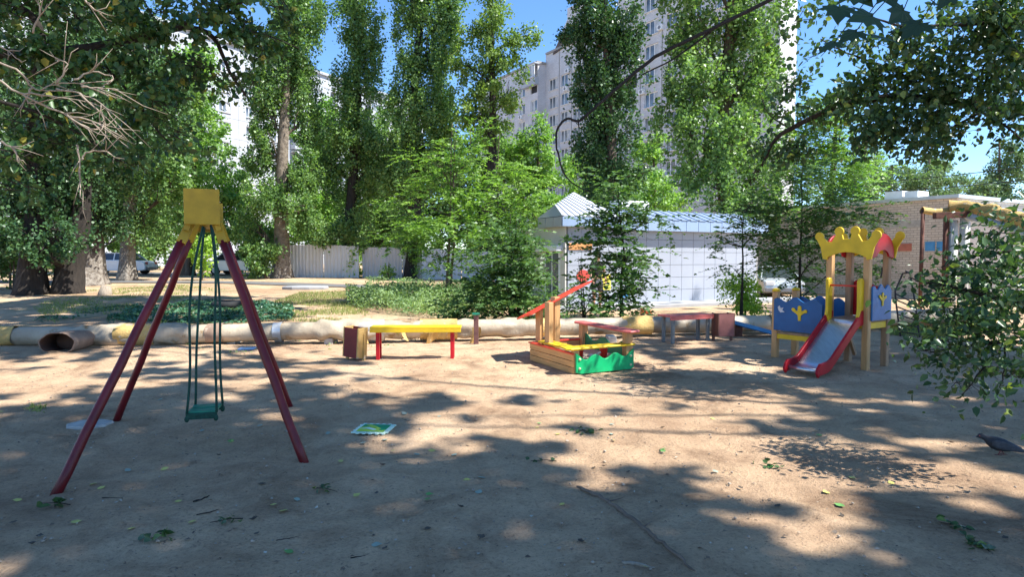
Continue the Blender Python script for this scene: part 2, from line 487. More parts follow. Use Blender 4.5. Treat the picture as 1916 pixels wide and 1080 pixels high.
# thin grass cover beyond the pipe
sp = N_.new('ShaderNodeSeparateXYZ'); L_.new(tc.outputs['Object'], sp.inputs[0])
gm = N_.new('ShaderNodeMapRange'); L_.new(sp.outputs[1], gm.inputs[0]); gm.inputs[1].default_value = 13.0; gm.inputs[2].default_value = 14.5
gn = noise(t, .55, 5, .7, tc.outputs['Object'])
gf = mixc(t, 1.0, ramp(t, gn, [(.5, (0, 0, 0)), (.66, (.55, .55, .55))]), gm.outputs[0], 'MULTIPLY')
c = mixc(t, gf, c, (.19, .2, .09))
L_.new(c, b.inputs['Base Color']); b.inputs['Roughness'].default_value = .95; b.inputs['Specular IOR Level'].default_value = .2
ad = N_.new('ShaderNodeMath'); ad.operation = 'ADD'; L_.new(mid, ad.inputs[0])
ml = N_.new('ShaderNodeMath'); ml.operation = 'MULTIPLY'; L_.new(fin, ml.inputs[0]); ml.inputs[1].default_value = .45; L_.new(ml.outputs[0], ad.inputs[1])
bump(t, ad.outputs[0], 1.0, .06, b)
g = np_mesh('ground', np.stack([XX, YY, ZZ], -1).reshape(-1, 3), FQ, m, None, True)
tag(g, 'packed dusty earth of the playground yard', 'ground', kind='structure')

def strip(name, label, cat, pts, w, mat, dz=.006, kerb=False):
    """a road or path following the ground"""
    P = []
    for a, b_ in zip(pts[:-1], pts[1:]):
        n = max(2, int((Vector(b_) - Vector(a)).length / 1.0))
        for i in range(n): P.append(Vector(a).lerp(Vector(b_), i / n))
    P.append(Vector(pts[-1]))
    mb = MB(); vs = []; K = 6
    for i, p in enumerate(P):
        d = (P[min(i + 1, len(P) - 1)] - P[max(i - 1, 0)]).normalized(); s = Vector((-d.y, d.x))
        for k in range(K + 1):
            q = p + s * w * (k / K - .5); vs.append(G(q.x, q.y, dz))
    fs = []
    for i in range(len(P) - 1):
        for k in range(K): a = i * (K + 1) + k; fs.append((a, a + K + 1, a + K + 2, a + 1))
    mb.add(vs, fs)
    return tag(mb.build(name, mat), label, cat, kind='structure')

strip('path', 'grey asphalt path running past the pale fence', 'path', [(-40, 33), (-14, 31.5), (-6.5, 28.5), (-1, 25.5), (3, 24)], 1.5, M['asphalt'], .03)
strip('road', 'sunlit asphalt road behind the poplars', 'road', [(-70, 47), (-30, 45), (-12, 44), (10, 43.6)], 7, M['asphalt'], .03)
# concrete apron along the kiosk
ap = MB()
ka, ku, kn = Vector((1.68, 20.0)), Vector((.888, .46)), Vector((.46, -.888))
pts = [ka + ku * -1.2 + kn * 0.0, ka + ku * -1.2 + kn * 1.3, ka + ku * 10.5 + kn * 1.1, ka + ku * 10.5]
ap.add([Vector((p.x, p.y, z)) for z in (-.1, .1) for p in pts], [(3, 2, 1, 0), (4, 5, 6, 7), (0, 1, 5, 4), (1, 2, 6, 5), (2, 3, 7, 6), (3, 0, 4, 7)])
tag(ap.build('pavement', M['slabc'], bevel=.01), 'pale concrete apron along the tiled kiosk', 'pavement', kind='structure')

# ------------------------------------------------------------ apartment blocks
def grid_wall(mb, x0, x1, z0, z1, ops, y=0.0, depth=.25):
    xs = sorted({x0, x1} | {v for o in ops for v in (o[0] - o[2] / 2, o[0] + o[2] / 2)})
    zs = sorted({z0, z1} | {v for o in ops for v in (o[1] - o[3] / 2, o[1] + o[3] / 2)})
    xs = [x for x in xs if x0 <= x <= x1]; zs = [z for z in zs if z0 <= z <= z1]
    for i in range(len(xs) - 1):
        for j in range(len(zs) - 1):
            cx, cz = (xs[i] + xs[i + 1]) / 2, (zs[j] + zs[j + 1]) / 2
            if any(abs(cx - o[0]) < o[2] / 2 and abs(cz - o[1]) < o[3] / 2 for o in ops): continue
            mb.add([(xs[i], y, zs[j]), (xs[i + 1], y, zs[j]), (xs[i + 1], y, zs[j + 1]), (xs[i], y, zs[j + 1])], [(0, 1, 2, 3)])
    for xc, zc, w, h in ops:
        a, b_, c_, d_ = xc - w / 2, xc + w / 2, zc - h / 2, zc + h / 2
        mb.add([(a, y, c_), (b_, y, c_), (b_, y, d_), (a, y, d_), (a, y + depth, c_), (b_, y + depth, c_), (b_, y + depth, d_), (a, y + depth, d_)],
               [(0, 4, 5, 1), (1, 5, 6, 2), (2, 6, 7, 3), (3, 7, 4, 0)])

def window_proto(w, h, mull, glass='glass', sillm='white'):
    """window frame at the local origin, facing -Y; returns frame object with pane (and sill) sub-parts"""
    mb = MB(); t_ = .09
    mb.box((0, 0, -h / 2 + t_ / 2), (w, .08, t_)); mb.box((0, 0, h / 2 - t_ / 2), (w, .08, t_))
    mb.box((-w / 2 + t_ / 2, 0, 0), (t_, .08, h - 2 * t_)); mb.box((w / 2 - t_ / 2, 0, 0), (t_, .08, h - 2 * t_))
    for k in mull: mb.box((w * k, 0, 0), (.1, .076, h - 2 * t_))
    fr = mb.build('window', M['white'])
    pa = MB().box((0, .03, 0), (w - .1, .012, h - .1)).build('pane', M[glass], fr)
    MB().box((0, -.22, -h / 2 - .03), (w + .1, .22, .05)).build('sill', M['white'], fr)
    cu = MB(); cu.box((w * (.32 if len(mull) > 1 else -.25), .019, .02), (w * .26, .006, h - .22)); cu.build('curtain', M['curtain'], fr)
    return fr

def put(proto, parent, loc, rz=0, first=[]):
    if proto.name not in first:
        first.append(proto.name); o = proto
        o.parent = parent
    else:
        o = copy_tree(proto, parent)
    o.location = loc; o.rotation_euler = (0, 0, rz)
    return o

# the tall pale brick block on the right
bo = Vector((5.17, 100.0)); bu = Vector((.551, -.835))
B2 = thing('apartment_building', 'tall pale brick apartment block with stepped roofline behind the poplars', 'apartment building', (bo.x, bo.y, 0), math.atan2(bu.y, bu.x))
w1 = window_proto(2.3, 1.75, (-.17, .17)); w2 = window_proto(1.7, 1.75, (0,))
sec = MB(); opsA = [(-7.6 + 3.3 * i, 25.0 - 2.75 * j, 1.7, 1.75) for i in range(3) for j in range(-1, 6)]
opsB = [(2.0 + 2.95 * i, 25.1 - 2.72 * j, 2.3, 1.75) for i in range(5) for j in range(-1, 6)]
opsC = [(19.8 + 3.6 * i, 21.0 - 2.9 * j, 2.3, 1.75) for i in range(6) for j in range(-5, 4)]
logg = [(o[0], o[1]) for o in opsC if abs(o[0] - 19.8) < .1 and abs(o[1] - 24.0 + .1) < .3]
opsC2 = opsC
grid_wall(sec, -18, 0, -1, 31.2, opsA, -1.5); grid_wall(sec, 0, 17.4, -1, 32.6, opsB, 0); grid_wall(sec, 17.4, 41, -1, 44, opsC2, -1.2)
def bx(mb, x0, x1, y0, y1, z0, z1, skip=()):
    v = [(x0, y0, z0), (x1, y0, z0), (x1, y1, z0), (x0, y1, z0), (x0, y0, z1), (x1, y0, z1), (x1, y1, z1), (x0, y1, z1)]
    fs = {'b': (3, 2, 1, 0), 't': (4, 5, 6, 7), 'f': (0, 1, 5, 4), 'r': (1, 2, 6, 5), 'k': (2, 3, 7, 6), 'l': (3, 0, 4, 7)}
    mb.add(v, [f for k, f in fs.items() if k not in skip])
bx(sec, -18, 0, -1.5, 11, -1, 31.2, 'f'); bx(sec, 0.003, 17.397, 0, 11.5, -1, 32.6, 'flr'); bx(sec, 17.4, 41, -1.2, 1.6, -1, 44, 'f')
sec.build('wall', M['brickw'], B2, False)
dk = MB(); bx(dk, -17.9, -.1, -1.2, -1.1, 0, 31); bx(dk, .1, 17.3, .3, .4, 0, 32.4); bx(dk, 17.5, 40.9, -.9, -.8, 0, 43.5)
dk.build('dark_backing', M['dark'], B2, False)  # flat dark sheets standing in for the unlit rooms
pr = MB(); bx(pr, -18.2, .2, -1.8, 11.2, 31.2, 31.5); bx(pr, .25, 17.3, -.25, 11.7, 32.6, 32.9); bx(pr, 17.2, 41.2, -1.4, 1.8, 44, 44.3)
pr.build('roof', M['seam'], B2, False)
# stepped gable over the middle section: pale brick with a dark arched soffit under it
ga = MB()
ga.prism([(1.6, 32.9), (9.0, 32.9), (9.0, 36.6), (8.0, 36.6), (8.0, 38.2), (4.9, 38.2), (4.9, 36.6), (3.6, 35.2), (2.4, 33.6)], (0, .6, 0), (1, 0, 0), (0, 0, 1), (0, 1, 0), .6)
ga.build('gable', M['brickw'], B2, False)
gd = MB(); gd.prism([(2.0, 32.2), (3.4, 33.7), (5.2, 34.7), (8.6, 35.0), (8.6, 32.9), (5.6, 32.7)], (0, .05, 0), (1, 0, 0), (0, 0, 1), (0, 1, 0), .5)
gd.build('arched_canopy', pm('brown_roof_sheet', (.09, .06, .05), .2, 2, .6), B2, False)
# corner loggia box, glazed
lg = MB(); bx(lg, -3.4, .35, -2.3, -1.503, 27.9, 29.0); lg.build('loggia_parapet', M['panel'], B2, False)
lg = MB(); bx(lg, -3.5, .45, -2.4, -1.5, 31.0, 31.198); lg.build('loggia_roof', M['panel'], B2, False)
lp = window_proto(3.6, 2.0, (-.38, -.25, -.12, 0, .12, .25, .38)); lp.parent = B2; lp.location = (-1.55, -2.25, 30.0)
for o in opsA:
    if abs(o[0] + 1.0) < .1 and o[1] > 27: continue
    put(w2, B2, (o[0], -1.33, o[1]))
for o in opsB: put(w1, B2, (o[0], .17, o[1]))
cnt = 0
for o in opsC:
    if o in opsC and abs(o[0] - 19.8) < .1 and (23 < o[1] < 25): continue
    if o[1] > 34 and o[0] > 31: continue
    if cnt > 47: break
    cnt += 1
    put(w1, B2, (o[0], -1.03, o[1]))
st = MB()
for x in (3.45, 6.4, 9.35, 12.3): bx(st, x - .05, x + .05, -.06, -.003, 0, 32.6)
for x in (21.6, 25.2, 28.8): bx(st, x - .05, x + .05, -1.26, -1.203, 0, 43.9)
st.build('downpipe', M['seam'], B2, False)
acp = MB().box((0, 0, 0), (.8, .35, .6)).build('air_conditioner', M['white'], B2, False)
MB().tube([(0, -.18, 0), (0, -.2, 0)], .22, 14).build('fan_grille', M['grey'], acp, False)
spots = [(5.6, -.2, 28.9), (5.2, -.2, 26.4), (3.3, -.2, 17.8), (8.2, -.2, 23.5), (-4.4, -1.7, 23.8), (21.5, -1.4, 32.3), (25.0, -1.4, 29.2), (22.0, -1.4, 22.2), (24.6, -1.4, 17.5), (1.0, -.2, 12.6)]
for i, s in enumerate(spots):
    o = acp if i == 0 else copy_tree(acp, B2)
    o.location = s

# the white panel block on the left
b1u = Vector((.493, .87)); b1o = Vector((-33.0, 107.5)) - b1u * 40
B1 = thing('apartment_building', 'long white panel apartment block seen between the left poplars', 'apartment building', (b1o.x, b1o.y, 0), math.atan2(b1u.y, b1u.x))
w3 = window_proto(1.8, 1.5, (-.17, .17))
ops1 = [(1.2 + 4.45 * i, 23.2 + 2.86 * j, 1.8, 1.5) for i in range(16) for j in range(-6, 3)]
wl = MB(); grid_wall(wl, -6, 70, -1, 32.3, ops1, 0); bx(wl, -6, 70, 0, 13, -1, 32.3, 'f')
wl.build('wall', M['panel'], B1, False)
dk = MB(); bx(dk, -5.9, 69.9, .35, .45, 0, 32); dk.build('dark_backing', M['dark'], B1, False)  # dark sheet in place of this block's unlit rooms
sm = MB()
for j in range(11): bx(sm, -6, 70, -.02, -.003, 21.75 + 2.86 * (j - 7) - .02, 21.75 + 2.86 * (j - 7) + .03)
for i in range(17): bx(sm, -1.03 + 4.45 * i, -.98 + 4.45 * i, -.025, -.004, 0, 32.3)
sm.build('panel_seams', M['seam'], B1, False)
rf = MB(); bx(rf, -6.3, 70.3, -.4, 13.3, 32.3, 32.7); rf.build('roof', M['panel'], B1, False)
n1 = 0
for o in ops1:
    i = round((o[0] - 1.2) / 4.45)
    if i in (3, 4, 5, 6, 7, 8, 9, 10, 11, 12, 13) and n1 < 99:
        put(w3, B1, (o[0], .17, o[1])); n1 += 1
# glazed balcony stacks, one per storey in the visible bays
bp = MB(); bp.box((0, -.55, -.9), (3.2, 1.1, 1.0)); bal = bp.build('balcony', M['panel'], B1, False)
MB().box((0, -1.08, .3), (3.1, .04, 1.3)).build('pane', M['glass'], bal, False)
fm = MB()
for k in range(6): fm.box((-1.55 + k * .62, -1.1, .3), (.07, .05, 1.3))
fm.box((0, -.55, 1.0), (3.2, 1.1, .08)); fm.build('frame', M['white'], bal, False)
k = 0
for i in (8, 10, 12):
    for j in range(-3, 3):
        o = bal if k == 0 else copy_tree(bal, B1); k += 1
        o.location = (1.2 + 4.45 * i, 0, 23.2 + 2.86 * j)

# ------------------------------------------------------------ kiosk
K = thing('kiosk', 'small shop kiosk clad in pale blue square panels with a peaked white roof', 'kiosk', (ka.x, ka.y, 0), math.atan2(ku.y, ku.x))
kb = MB(); bx(kb, 0.01, 8.4, .01, 4.2, 0, 2.62); kb.build('wall', M['seam'], K, False)
tl = MB(); s = .5; ht = .425
for i in range(16):
    for j in range(6):
        x0 = .06 + i * .515; z0 = .08 + j * .425
        tl.box((x0 + .25, -.012, z0 + .206), (.505, .03, .415))
for i in range(8):
    for j in range(6):
        tl.box((8.41, .3 + i * .515, .286 + j * .425), (.03, .497, .407))
tl.build('wall_panels', M['tile'], K, False, .004)
# shaded front with door, blind box and pier
fr = MB(); bx(fr, -.03, .009, 0, .28, 0, 2.62); bx(fr, -.03, .009, 1.3, 4.2, 0, 2.62); bx(fr, -.03, .009, .28, 1.3, 1.95, 2.62)
fr.build('front_wall', pm('cream_wall', (.6, .56, .5), .08, 2, .7), K, False)
ro = MB(); bx(ro, -.3, -.035, .1, 1.5, 1.8, 1.98); ro.build('shutter_box', M['white'], K, False, .02)
do = MB(); bx(do, -.02, .005, .3, 1.28, .1, 1.94); d = do.build('door', M['white'], K, False)
gl = MB(); bx(gl, -.03, -.022, .42, .76, .3, 1.8); bx(gl, -.03, -.022, .84, 1.18, .3, 1.8); gl.build('pane', M['glass'], d, False)
hd = MB(); hd.tube([(-.06, .8, .95), (-.06, .8, 1.15)], .012, 8); hd.build('handle', M['steel'], d, False)
# roof fascia and the sloping sheet roof behind it
fa = MB(); bx(fa, -.3, 1.9, -.25, 1.2, 2.55, 2.86)
fa.build('entrance_fascia', M['tileg'], K, False)
fp = MB()
for i in range(4): fp.box((-.03 + i * .55, -.265, 2.705), (.535, .03, .29))
fp.build('fascia_panels', M['roofb'], K, False, .004)
fl = MB()
for i in range(3): fl.box((-.315, -.01 + i * .485, 2.705), (.03, .47, .29))
fl.build('front_fascia_panels', M['tileg'], K, False, .004)
fb = MB()
for i in range(12): fb.box((2.16 + i * .545, -.3, 2.66), (.53, .03, .36))
bx(fb, 1.905, 8.6, -.28, -.02, 2.5, 2.82)
fb.build('side_fascia', M['roofb'], K, False, .004)
rs = MB()
n = 17
for i in range(n):
    x0 = 1.92 + i * 6.75 / n; x1 = x0 + 6.75 / n; xm = x0 + (x1 - x0) * .25
    for (a, b_, h) in ((x0, xm, .03), (xm, x1, 0)):
        rs.add([(a, -.34, 2.85 + h), (b_, -.34, 2.85 + h), (b_, .75, 3.22 + h), (a, .75, 3.22 + h)], [(0, 1, 2, 3)])
        rs.add([(a, .75, 3.22 + h), (b_, .75, 3.22 + h), (b_, 4.6, 2.9 + h), (a, 4.6, 2.9 + h)], [(0, 1, 2, 3)])
    rs.add([(xm, -.34, 2.85), (xm, -.34, 2.88), (xm, .75, 3.25), (xm, .75, 3.22)], [(0, 1, 2, 3)])
    rs.add([(x0, -.34, 2.85), (x0, -.34, 2.88), (x0, .75, 3.25), (x0, .75, 3.22)], [(3, 2, 1, 0)])
bx(rs, 1.92, 8.66, -.3, 4.5, 2.83, 2.85)
rs.build('roof', M['roofb'], K, False)
# peaked entrance roof
def ribbed(mb, A, B, C, D, n, h=.03):
    """quad A B C D (A-B eave, D-C ridge) with raised ribs"""
    A, B, C, D = map(Vector, (A, B, C, D)); nn = (B - A).cross(D - A).normalized()
    for i in range(n):
        a0, a1 = A.lerp(B, i / n), A.lerp(B, (i + .28) / n); d0, d1 = D.lerp(C, i / n), D.lerp(C, (i + .28) / n); a2 = A.lerp(B, (i + 1) / n); d2 = D.lerp(C, (i + 1) / n)
        mb.add([a0, a1, d1, d0, a0 + nn * h, a1 + nn * h, d1 + nn * h, d0 + nn * h], [(4, 5, 6, 7), (0, 1, 5, 4), (1, 2, 6, 5), (3, 0, 4, 7)])
        mb.add([a1, a2, d2, d1], [(0, 1, 2, 3)])
pk = MB()
ribbed(pk, (-.33, -.28, 2.87), (1.93, -.28, 2.87), (.75, .75, 3.72), (-.12, .5, 3.25), 9)
ribbed(pk, (1.93, -.28, 2.87), (1.93, 1.8, 2.87), (.76, .8, 3.71), (.75, .75, 3.71), 5)
ribbed(pk, (1.93, 1.8, 2.87), (-.33, 1.25, 2.87), (-.12, .5, 3.24), (.75, .75, 3.71), 9)
pk.build('peaked_roof', M['roofw'], K, False)
gb = MB(); gb.add([(-.33, -.28, 2.87), (-.33, 1.25, 2.87), (-.12, .5, 3.24)], [(0, 2, 1)]); gb.add([(-.33, -.28, 2.87), (1.93, -.28, 2.87), (1.93, 1.8, 2.87), (-.33, 1.25, 2.87)], [(0, 1, 2, 3)])
gb.build('gable', M['tileg'], K, False)
# cladding signs fixed on the wall beside the corner
sg = MB(); bx(sg, .08, .95, -.05, -.03, 1.84, 2.05); sg.build('sign_band', M['orange'], K, False)
sg = MB(); sg.prism([(.21 * math.cos(a) * (1 + .1 * math.cos(2 * a)) * 1.1, .19 * math.sin(a) * (1 - .18 * abs(math.cos(a)) ** 6)) for a in np.linspace(0, 2 * math.pi, 40)[:-1]], (.62, -.045, 1.02), (1, 0, 0), (0, 0, 1), (0, -1, 0), .03)
sg.build('round_sign', M['sign_red'], K, False)
sg = MB(); bx(sg, 1.26, 1.68, -.055, -.03, .56, 1.06); sg.build('poster', M['sign_yellow'], K, False)
sg = MB(); bx(sg, 2.05, 2.4, -.056, -.031, .3, .55); sg.build('lower_sign', M['sign_blue'], K, False)
ac = MB(); ac.box((3.6, 1.5, 3.35), (1.3, .6, .5)); a_ = ac.build('roof_unit', M['white'], K, False, .02)
va = MB(); va.tube([(3.55, 1.19, 3.36), (3.55, 1.17, 3.36)], .19, 16); va.build('fan_grille', M['car_glass'], a_, False)

# ------------------------------------------------------------ beige brick service building and its white annexe
qo = Vector((11.7, 31.8)); qu = Vector((.507, -.862))
Q = thing('brick_building', 'flat-roofed beige brick building behind the play tower', 'building', (qo.x, qo.y, 0), math.atan2(qu.y, qu.x))
q = MB(); bx(q, 0, 9.3, 0, 6, -.3, 3.8); q.build('wall', M['brickb'], Q, False)
q = MB(); bx(q, -.15, 9.42, -.15, 6.2, 3.8, 3.93); q.build('roof', M['zinc'], Q, False)
q = MB(); bx(q, 5.6, 8.2, -.015, -.002, 2.78, 3.05); q.build('cement_patch', M['concrete'], Q, False)
q = MB(); bx(q, 7.0, 7.75, -.03, -.003, 1.85, 2.15); q.build('red_sign', pm('faded_red_board', (.42, .14, .09), .2, 3, .7), Q, False)
q = MB(); bx(q, 8.25, 8.6, -.03, -.003, 1.85, 2.2); bx(q, 8.66, 9.1, -.03, -.003, 1.85, 2.2); q.build('blue_sign', M['sign_blue'], Q, False)
q = MB(); bx(q, 6.3, 7.0, .6, 1.4, 3.93, 4.3); bx(q, 7.1, 7.6, .6, 1.4, 3.93, 4.25); q.build('roof_vent', M['white'], Q, False)
p0 = Vector((16.45, 23.7)); 
A2 = thing('annexe_building', 'sunlit pale annexe with a low sloping roof right of the brick wall', 'building', (16.9, 23.9, 0), R(-14))
q = MB(); q.prism([(0, -.3), (7, -.3), (7, 2.7), (0, 3.3)], (0, 1.5, 0), (1, 0, 0), (0, 0, 1), (0, 1, 0), 3.0); q.build('wall', pm('cream_plaster', (.68, .62, .55), .1, 1.5, .9, wear=(.5, .44, .38), wamt=.4), A2, False)
q = MB(); q.beam((-.2, 1.5, 3.42), (7.2, 1.5, 2.8), 3.5, .14); q.build('roof', M['zinc'], A2, False)

# ------------------------------------------------------------ corrugated fence
def fence(name, label, a, b_, h, mat, npan):
    a = Vector(a); b_ = Vector(b_)
    T = thing(name, label, 'fence', G(a.x, a.y), 0)
    L = (b_ - a).length; u = (b_ - a) / L; nn = Vector((u.y, -u.x))
    for k in range(npan):
        mb = MB(); l0 = L * k / npan; l1 = L * (k + 1) / npan - .02; n = int((l1 - l0) / .05); vs = []
        hh = h + rnd.uniform(-.05, .05)
        for i in range(n + 1):
            s_ = l0 + (l1 - l0) * i / n; off = .016 * (1 if (i % 4) < 2 else -1) + .03 * (k % 2)
            p = a + u * s_ + nn * off; z = float(gz(p.x, p.y))
            vs += [(p.x, p.y, z - .02), (p.x, p.y, z + hh)]
        mb.add(vs, [(2 * i, 2 * i + 2, 2 * i + 3, 2 * i + 1) for i in range(n)])
        mb.build('fence_sheet', mat, T)
    return T
fence('corrugated_fence', 'grey corrugated metal fence between the first two poplar trunks', (-12.9, 37.2), (-8.7, 36.6), 1.85, M['fence'], 4)
fence('corrugated_fence', 'whitewashed metal fence right of the second poplar trunk', (-8.6, 36.9), (-4.9, 35.6), 1.7, M['fencew'], 3)
fence('corrugated_fence', 'bright corrugated fence stretch behind the low elm shrubs', (-4.9, 35.0), (-.4, 33.0), 1.6, M['fence'], 4)
Z3 = Vector((0, 0, 1))
def V3(p, z): return Vector((p[0], p[1], z))

# ------------------------------------------------------------ swing
fl_, fr_, bl_, br_ = (-3.09, 4.28), (-1.62, 4.92), (-3.88, 6.23), (-2.37, 6.78)
pf, pb = Vector((-2.5, 5.2, 0)), Vector((-2.88, 6.1, 0))
axd = (pb - pf).normalized(); wd = Vector((axd.y, -axd.x, 0))   # wd: to the right across the frame
SW = thing('swing', 'child swing with four dark red pipe legs under yellow end plates', 'swing', G(-2.69, 5.65))
topz = 2.0
for i, (g_, pc, sgn) in enumerate(((fl_, pf, -1), (fr_, pf, 1), (bl_, pb, -1), (br_, pb, 1))):
    foot = G(*g_, -.0); top = V3(pc, 1.8 if i < 2 else 1.84) + wd * .125 * sgn + axd * (.05 if i < 2 else -.05)
    d = (top - foot); foot = foot - d * .06; d = (top - foot)
    end = foot + d * .965
    mb = MB(); mb.tube([foot.lerp(end, k / 8) + wd * .004 * math.sin(k * 2.1 + i) for k in range(9)], [.034, .034, .033, .033, .033, .032, .032, .032, .032], 16); mb.build('leg', M['swing_red'], SW)
    mb = MB(); mb.beam(foot + d * .955, top + d.normalized() * .1, .07, .06, axd); mb.build('leg_socket', M['swing_yellow'], SW, bevel=.004)
mb = MB(); mb.tube([V3(pf, 1.9), V3(pb, 1.9)], .035, 12); mb.build('top_bar', M['swing_yellow'], SW)
for pc, zt, hh, sg_ in ((pf, 2.15, .285, -1), (pb, 2.12, .28, 1)):
    mb = MB(); mb.prism([(-.13, 0), (.13, 0), (.13, hh), (-.13, hh)], V3(pc, zt - hh) + axd * .045 * sg_, wd, (0, 0, 1), axd, .012); mb.build('end_plate', M['swing_yellow'], SW, bevel=.003)
for pc in (pf, pb):
    mb = MB()
    for sgn in (-1, 1): mb.beam(V3(pc, 2.05) + wd * .05 * sgn, V3(pc, 1.82) + wd * .12 * sgn, .04, .018, axd)
    mb.build('bracket', M['swing_yellow'], SW)
# seat: two green boards on dark edge bars; ropes run up to the bar
sc_ = Vector((-2.62, 5.42, .31)); su = Vector((.97, .24, 0)).normalized(); sv = Vector((-.24, .97, 0)); sv = (sv + Vector((0, 0, .04))).normalized()
mb = MB()
for k in (-1, 1): mb.beam(sc_ + su * -.11 + sv * .066 * k, sc_ + su * .11 + sv * .066 * k, .112, .022, Z3)
# boards run across; edge bars run front to back
SWS = mb.build('seat', M['swing_green'], SW, bevel=.003)
for k in (-1, 1):
    mb = MB(); mb.beam(sc_ + sv * .138 * k - su * .12 - Z3 * .025, sc_ + sv * .138 * k + su * .12 - Z3 * .025, .028, .05, Z3)
    mb.build('edge_bar', M['rope'], SWS, bevel=.003)
for k, (a, b_) in enumerate(((-1, -1), (1, -1), (-1, 1), (1, 1))):
    bot = sc_ + su * .112 * a + sv * .142 * b_; top = V3(pf.lerp(pb, .35 if b_ < 0 else .7), 1.88) + wd * (.03 * a + .02)
    pts = []
    for i in range(15):
        s_ = i / 14; p = bot.lerp(top, s_)
        p += wd * (-.05 if a < 0 and b_ < 0 else .02 * a) * math.sin(math.pi * s_ ** 1.9) + wd * .006 * math.sin(9 * s_ + k)
        pts.append(p)
    mb = MB(); mb.tube(pts, .0105, 7); mb.build('rope', M['rope'], SW)
    mb = MB(); mb.ball(bot - Z3 * .045, .02, 8, 6, (1, 1, 1.4)); mb.build('rope_knot', M['rope'], SWS)

# concrete footing beside the back left leg
c = gpix(168, 799); mb = MB()
mb.prism([(-.19, -.05), (-.12, -.15), (.06, -.16), (.2, -.08), (.19, .07), (.05, .14), (-.14, .1)], c + Z3 * .0, (1, 0, 0), (0, 1, 0), Z3, .05, .012)
tag(mb.build('concrete_slab', M['concrete']), 'small broken concrete slab at the foot of the rear left swing leg', 'slab')

# ------------------------------------------------------------ sandbox boat
C0, C1, C2, C3 = Vector((.848, 8.74, 0)), Vector((.2935, 9.95, 0)), Vector((1.73, 9.21, 0)), Vector((1.18, 10.42, 0))
e1 = (C1 - C0).normalized(); e2 = (C2 - C0).normalized()
gs = gz(1.0, 9.6).item()
SB = thing('sandbox', 'wooden sandbox with slanted red roof plank and green wavy board', 'sandbox', (1.0, 9.6, gs))
L1, L2 = (C1 - C0).length, (C2 - C0).length
def S(u, v, z): return C0 + e2 * u + e1 * v + Z3 * (z + gs)
mb = MB()
for z in (.045, .135, .225):
    mb.beam(S(0, -.01, z), S(0, L1, z), .035, .084, Z3)
mb.build('side_boards', M['woodh'], SB, bevel=.006)
mb = MB()
for z in (.045, .135, .225): mb.beam(S(L2, .02, z), S(L2, L1 - .02, z), .035, .084, Z3)
mb.build('side_boards', M['woodh'], SB, bevel=.006)
mb = MB()
for z in (.045, .135, .225): mb.beam(S(.02, L1, z), S(L2 - .02, L1, z), .035, .084, Z3)
mb.build('back_boards', M['woodh'], SB, bevel=.006)
mb = MB(); mb.beam(S(0, -.01, .281), S(0, L1 + .02, .281), .075, .022, Z3); mb.build('edge_plank', M['coral'], SB, bevel=.005)
mb = MB(); mb.beam(S(.05, L1, .281), S(L2, L1, .281), .075, .022, Z3); mb.build('edge_plank', M['coral'], SB, bevel=.005)
def wave(n=60, w=1.0, base=.2, amp=.045, cyc=3.2, ph=.6, rise=.06, z0=0.0):
    top = []
    for i in range(n + 1):
        x = w * i / n; s_ = i / n
        top.append((x, base + amp * math.sin(2 * math.pi * cyc * s_ + ph) + rise * abs(2 * s_ - 1) ** 4))
    return [(0, z0 + .02), (w * .08, z0), (w * .94, z0), (w, z0 + .02)] + top[::-1]
mb = MB(); mb.prism(wave(w=L2 - .01, base=.225, amp=.035, cyc=2.9, ph=1.9, rise=.035, z0=.005), S(0.005, -.045, 0), e2, Z3, e1, .03, .004)
fb_ = mb.build('wave_board', M['green'], SB)
mb = MB()
for u, z in ((.06, .08), (.06, .21), (L2 - .06, .07), (L2 - .06, .2)):
    mb.ball(S(u, -.062, z), .02, 10, 6, (1, 1, 1)); 
mb.build('bolt_cap', pm('pale_bolt_cap', (.6, .62, .35), .1, 5, .5, bmp=0), fb_)
mb = MB(); mb.prism(wave(w=L1 * .86, base=.33, amp=.045, cyc=2.1, ph=1.2, rise=.02, z0=.03), S(L2 - .035, .12, 0), e1, Z3, e2, .03, .004); mb.build('wave_board', pm('green_with_painted_shade', (.03, .24, .1), .15, 4, .4), SB)  # rear wave board: shade put into a darker green
# corner posts
for (u, v, h, w) in ((.04, .03, .34, .09), (L2 - .05, .04, .53, .11), (L2 - .05, L1 - .06, .53, .11)):
    mb = MB(); mb.beam(S(u, v, 0), S(u, v, h), w, w, e1); mb.build('corner_post', M['wood'], SB, bevel=.008)
# yellow bench plank in front with rounded ends, a second one along the left side
mb = MB(); mb.prism([(-.14, -.05), (-.08, -.1), (L2 + .02, -.09), (L2 + .05, -.04), (L2 + .04, .1), (.2, .14), (0, .14), (-.12, .08)], S(0, .03, .355), e2, e1, Z3, .028, .008)
mb.build('seat', M['yellow'], SB)
mb = MB(); mb.prism([(-.02, .1), (.2, .14), (.2, L1 * .82), (-.02, L1 * .82)], S(.02, 0, .325), e2, e1, Z3, .024, .006)
mb.build('seat', M['yellow'], SB)
# counter rail along the right side
mb = MB(); mb.prism([(-.18, -.1), (-.1, -.15), (L1 + .02, -.13), (L1 + .12, -.06), (L1 + .1, .1), (-.1, .12), (-.18, .06)], S(L2 - .04, .02, .55), e1, e2, Z3, .03, .01)
mb.build('counter', M['coral2'], SB)
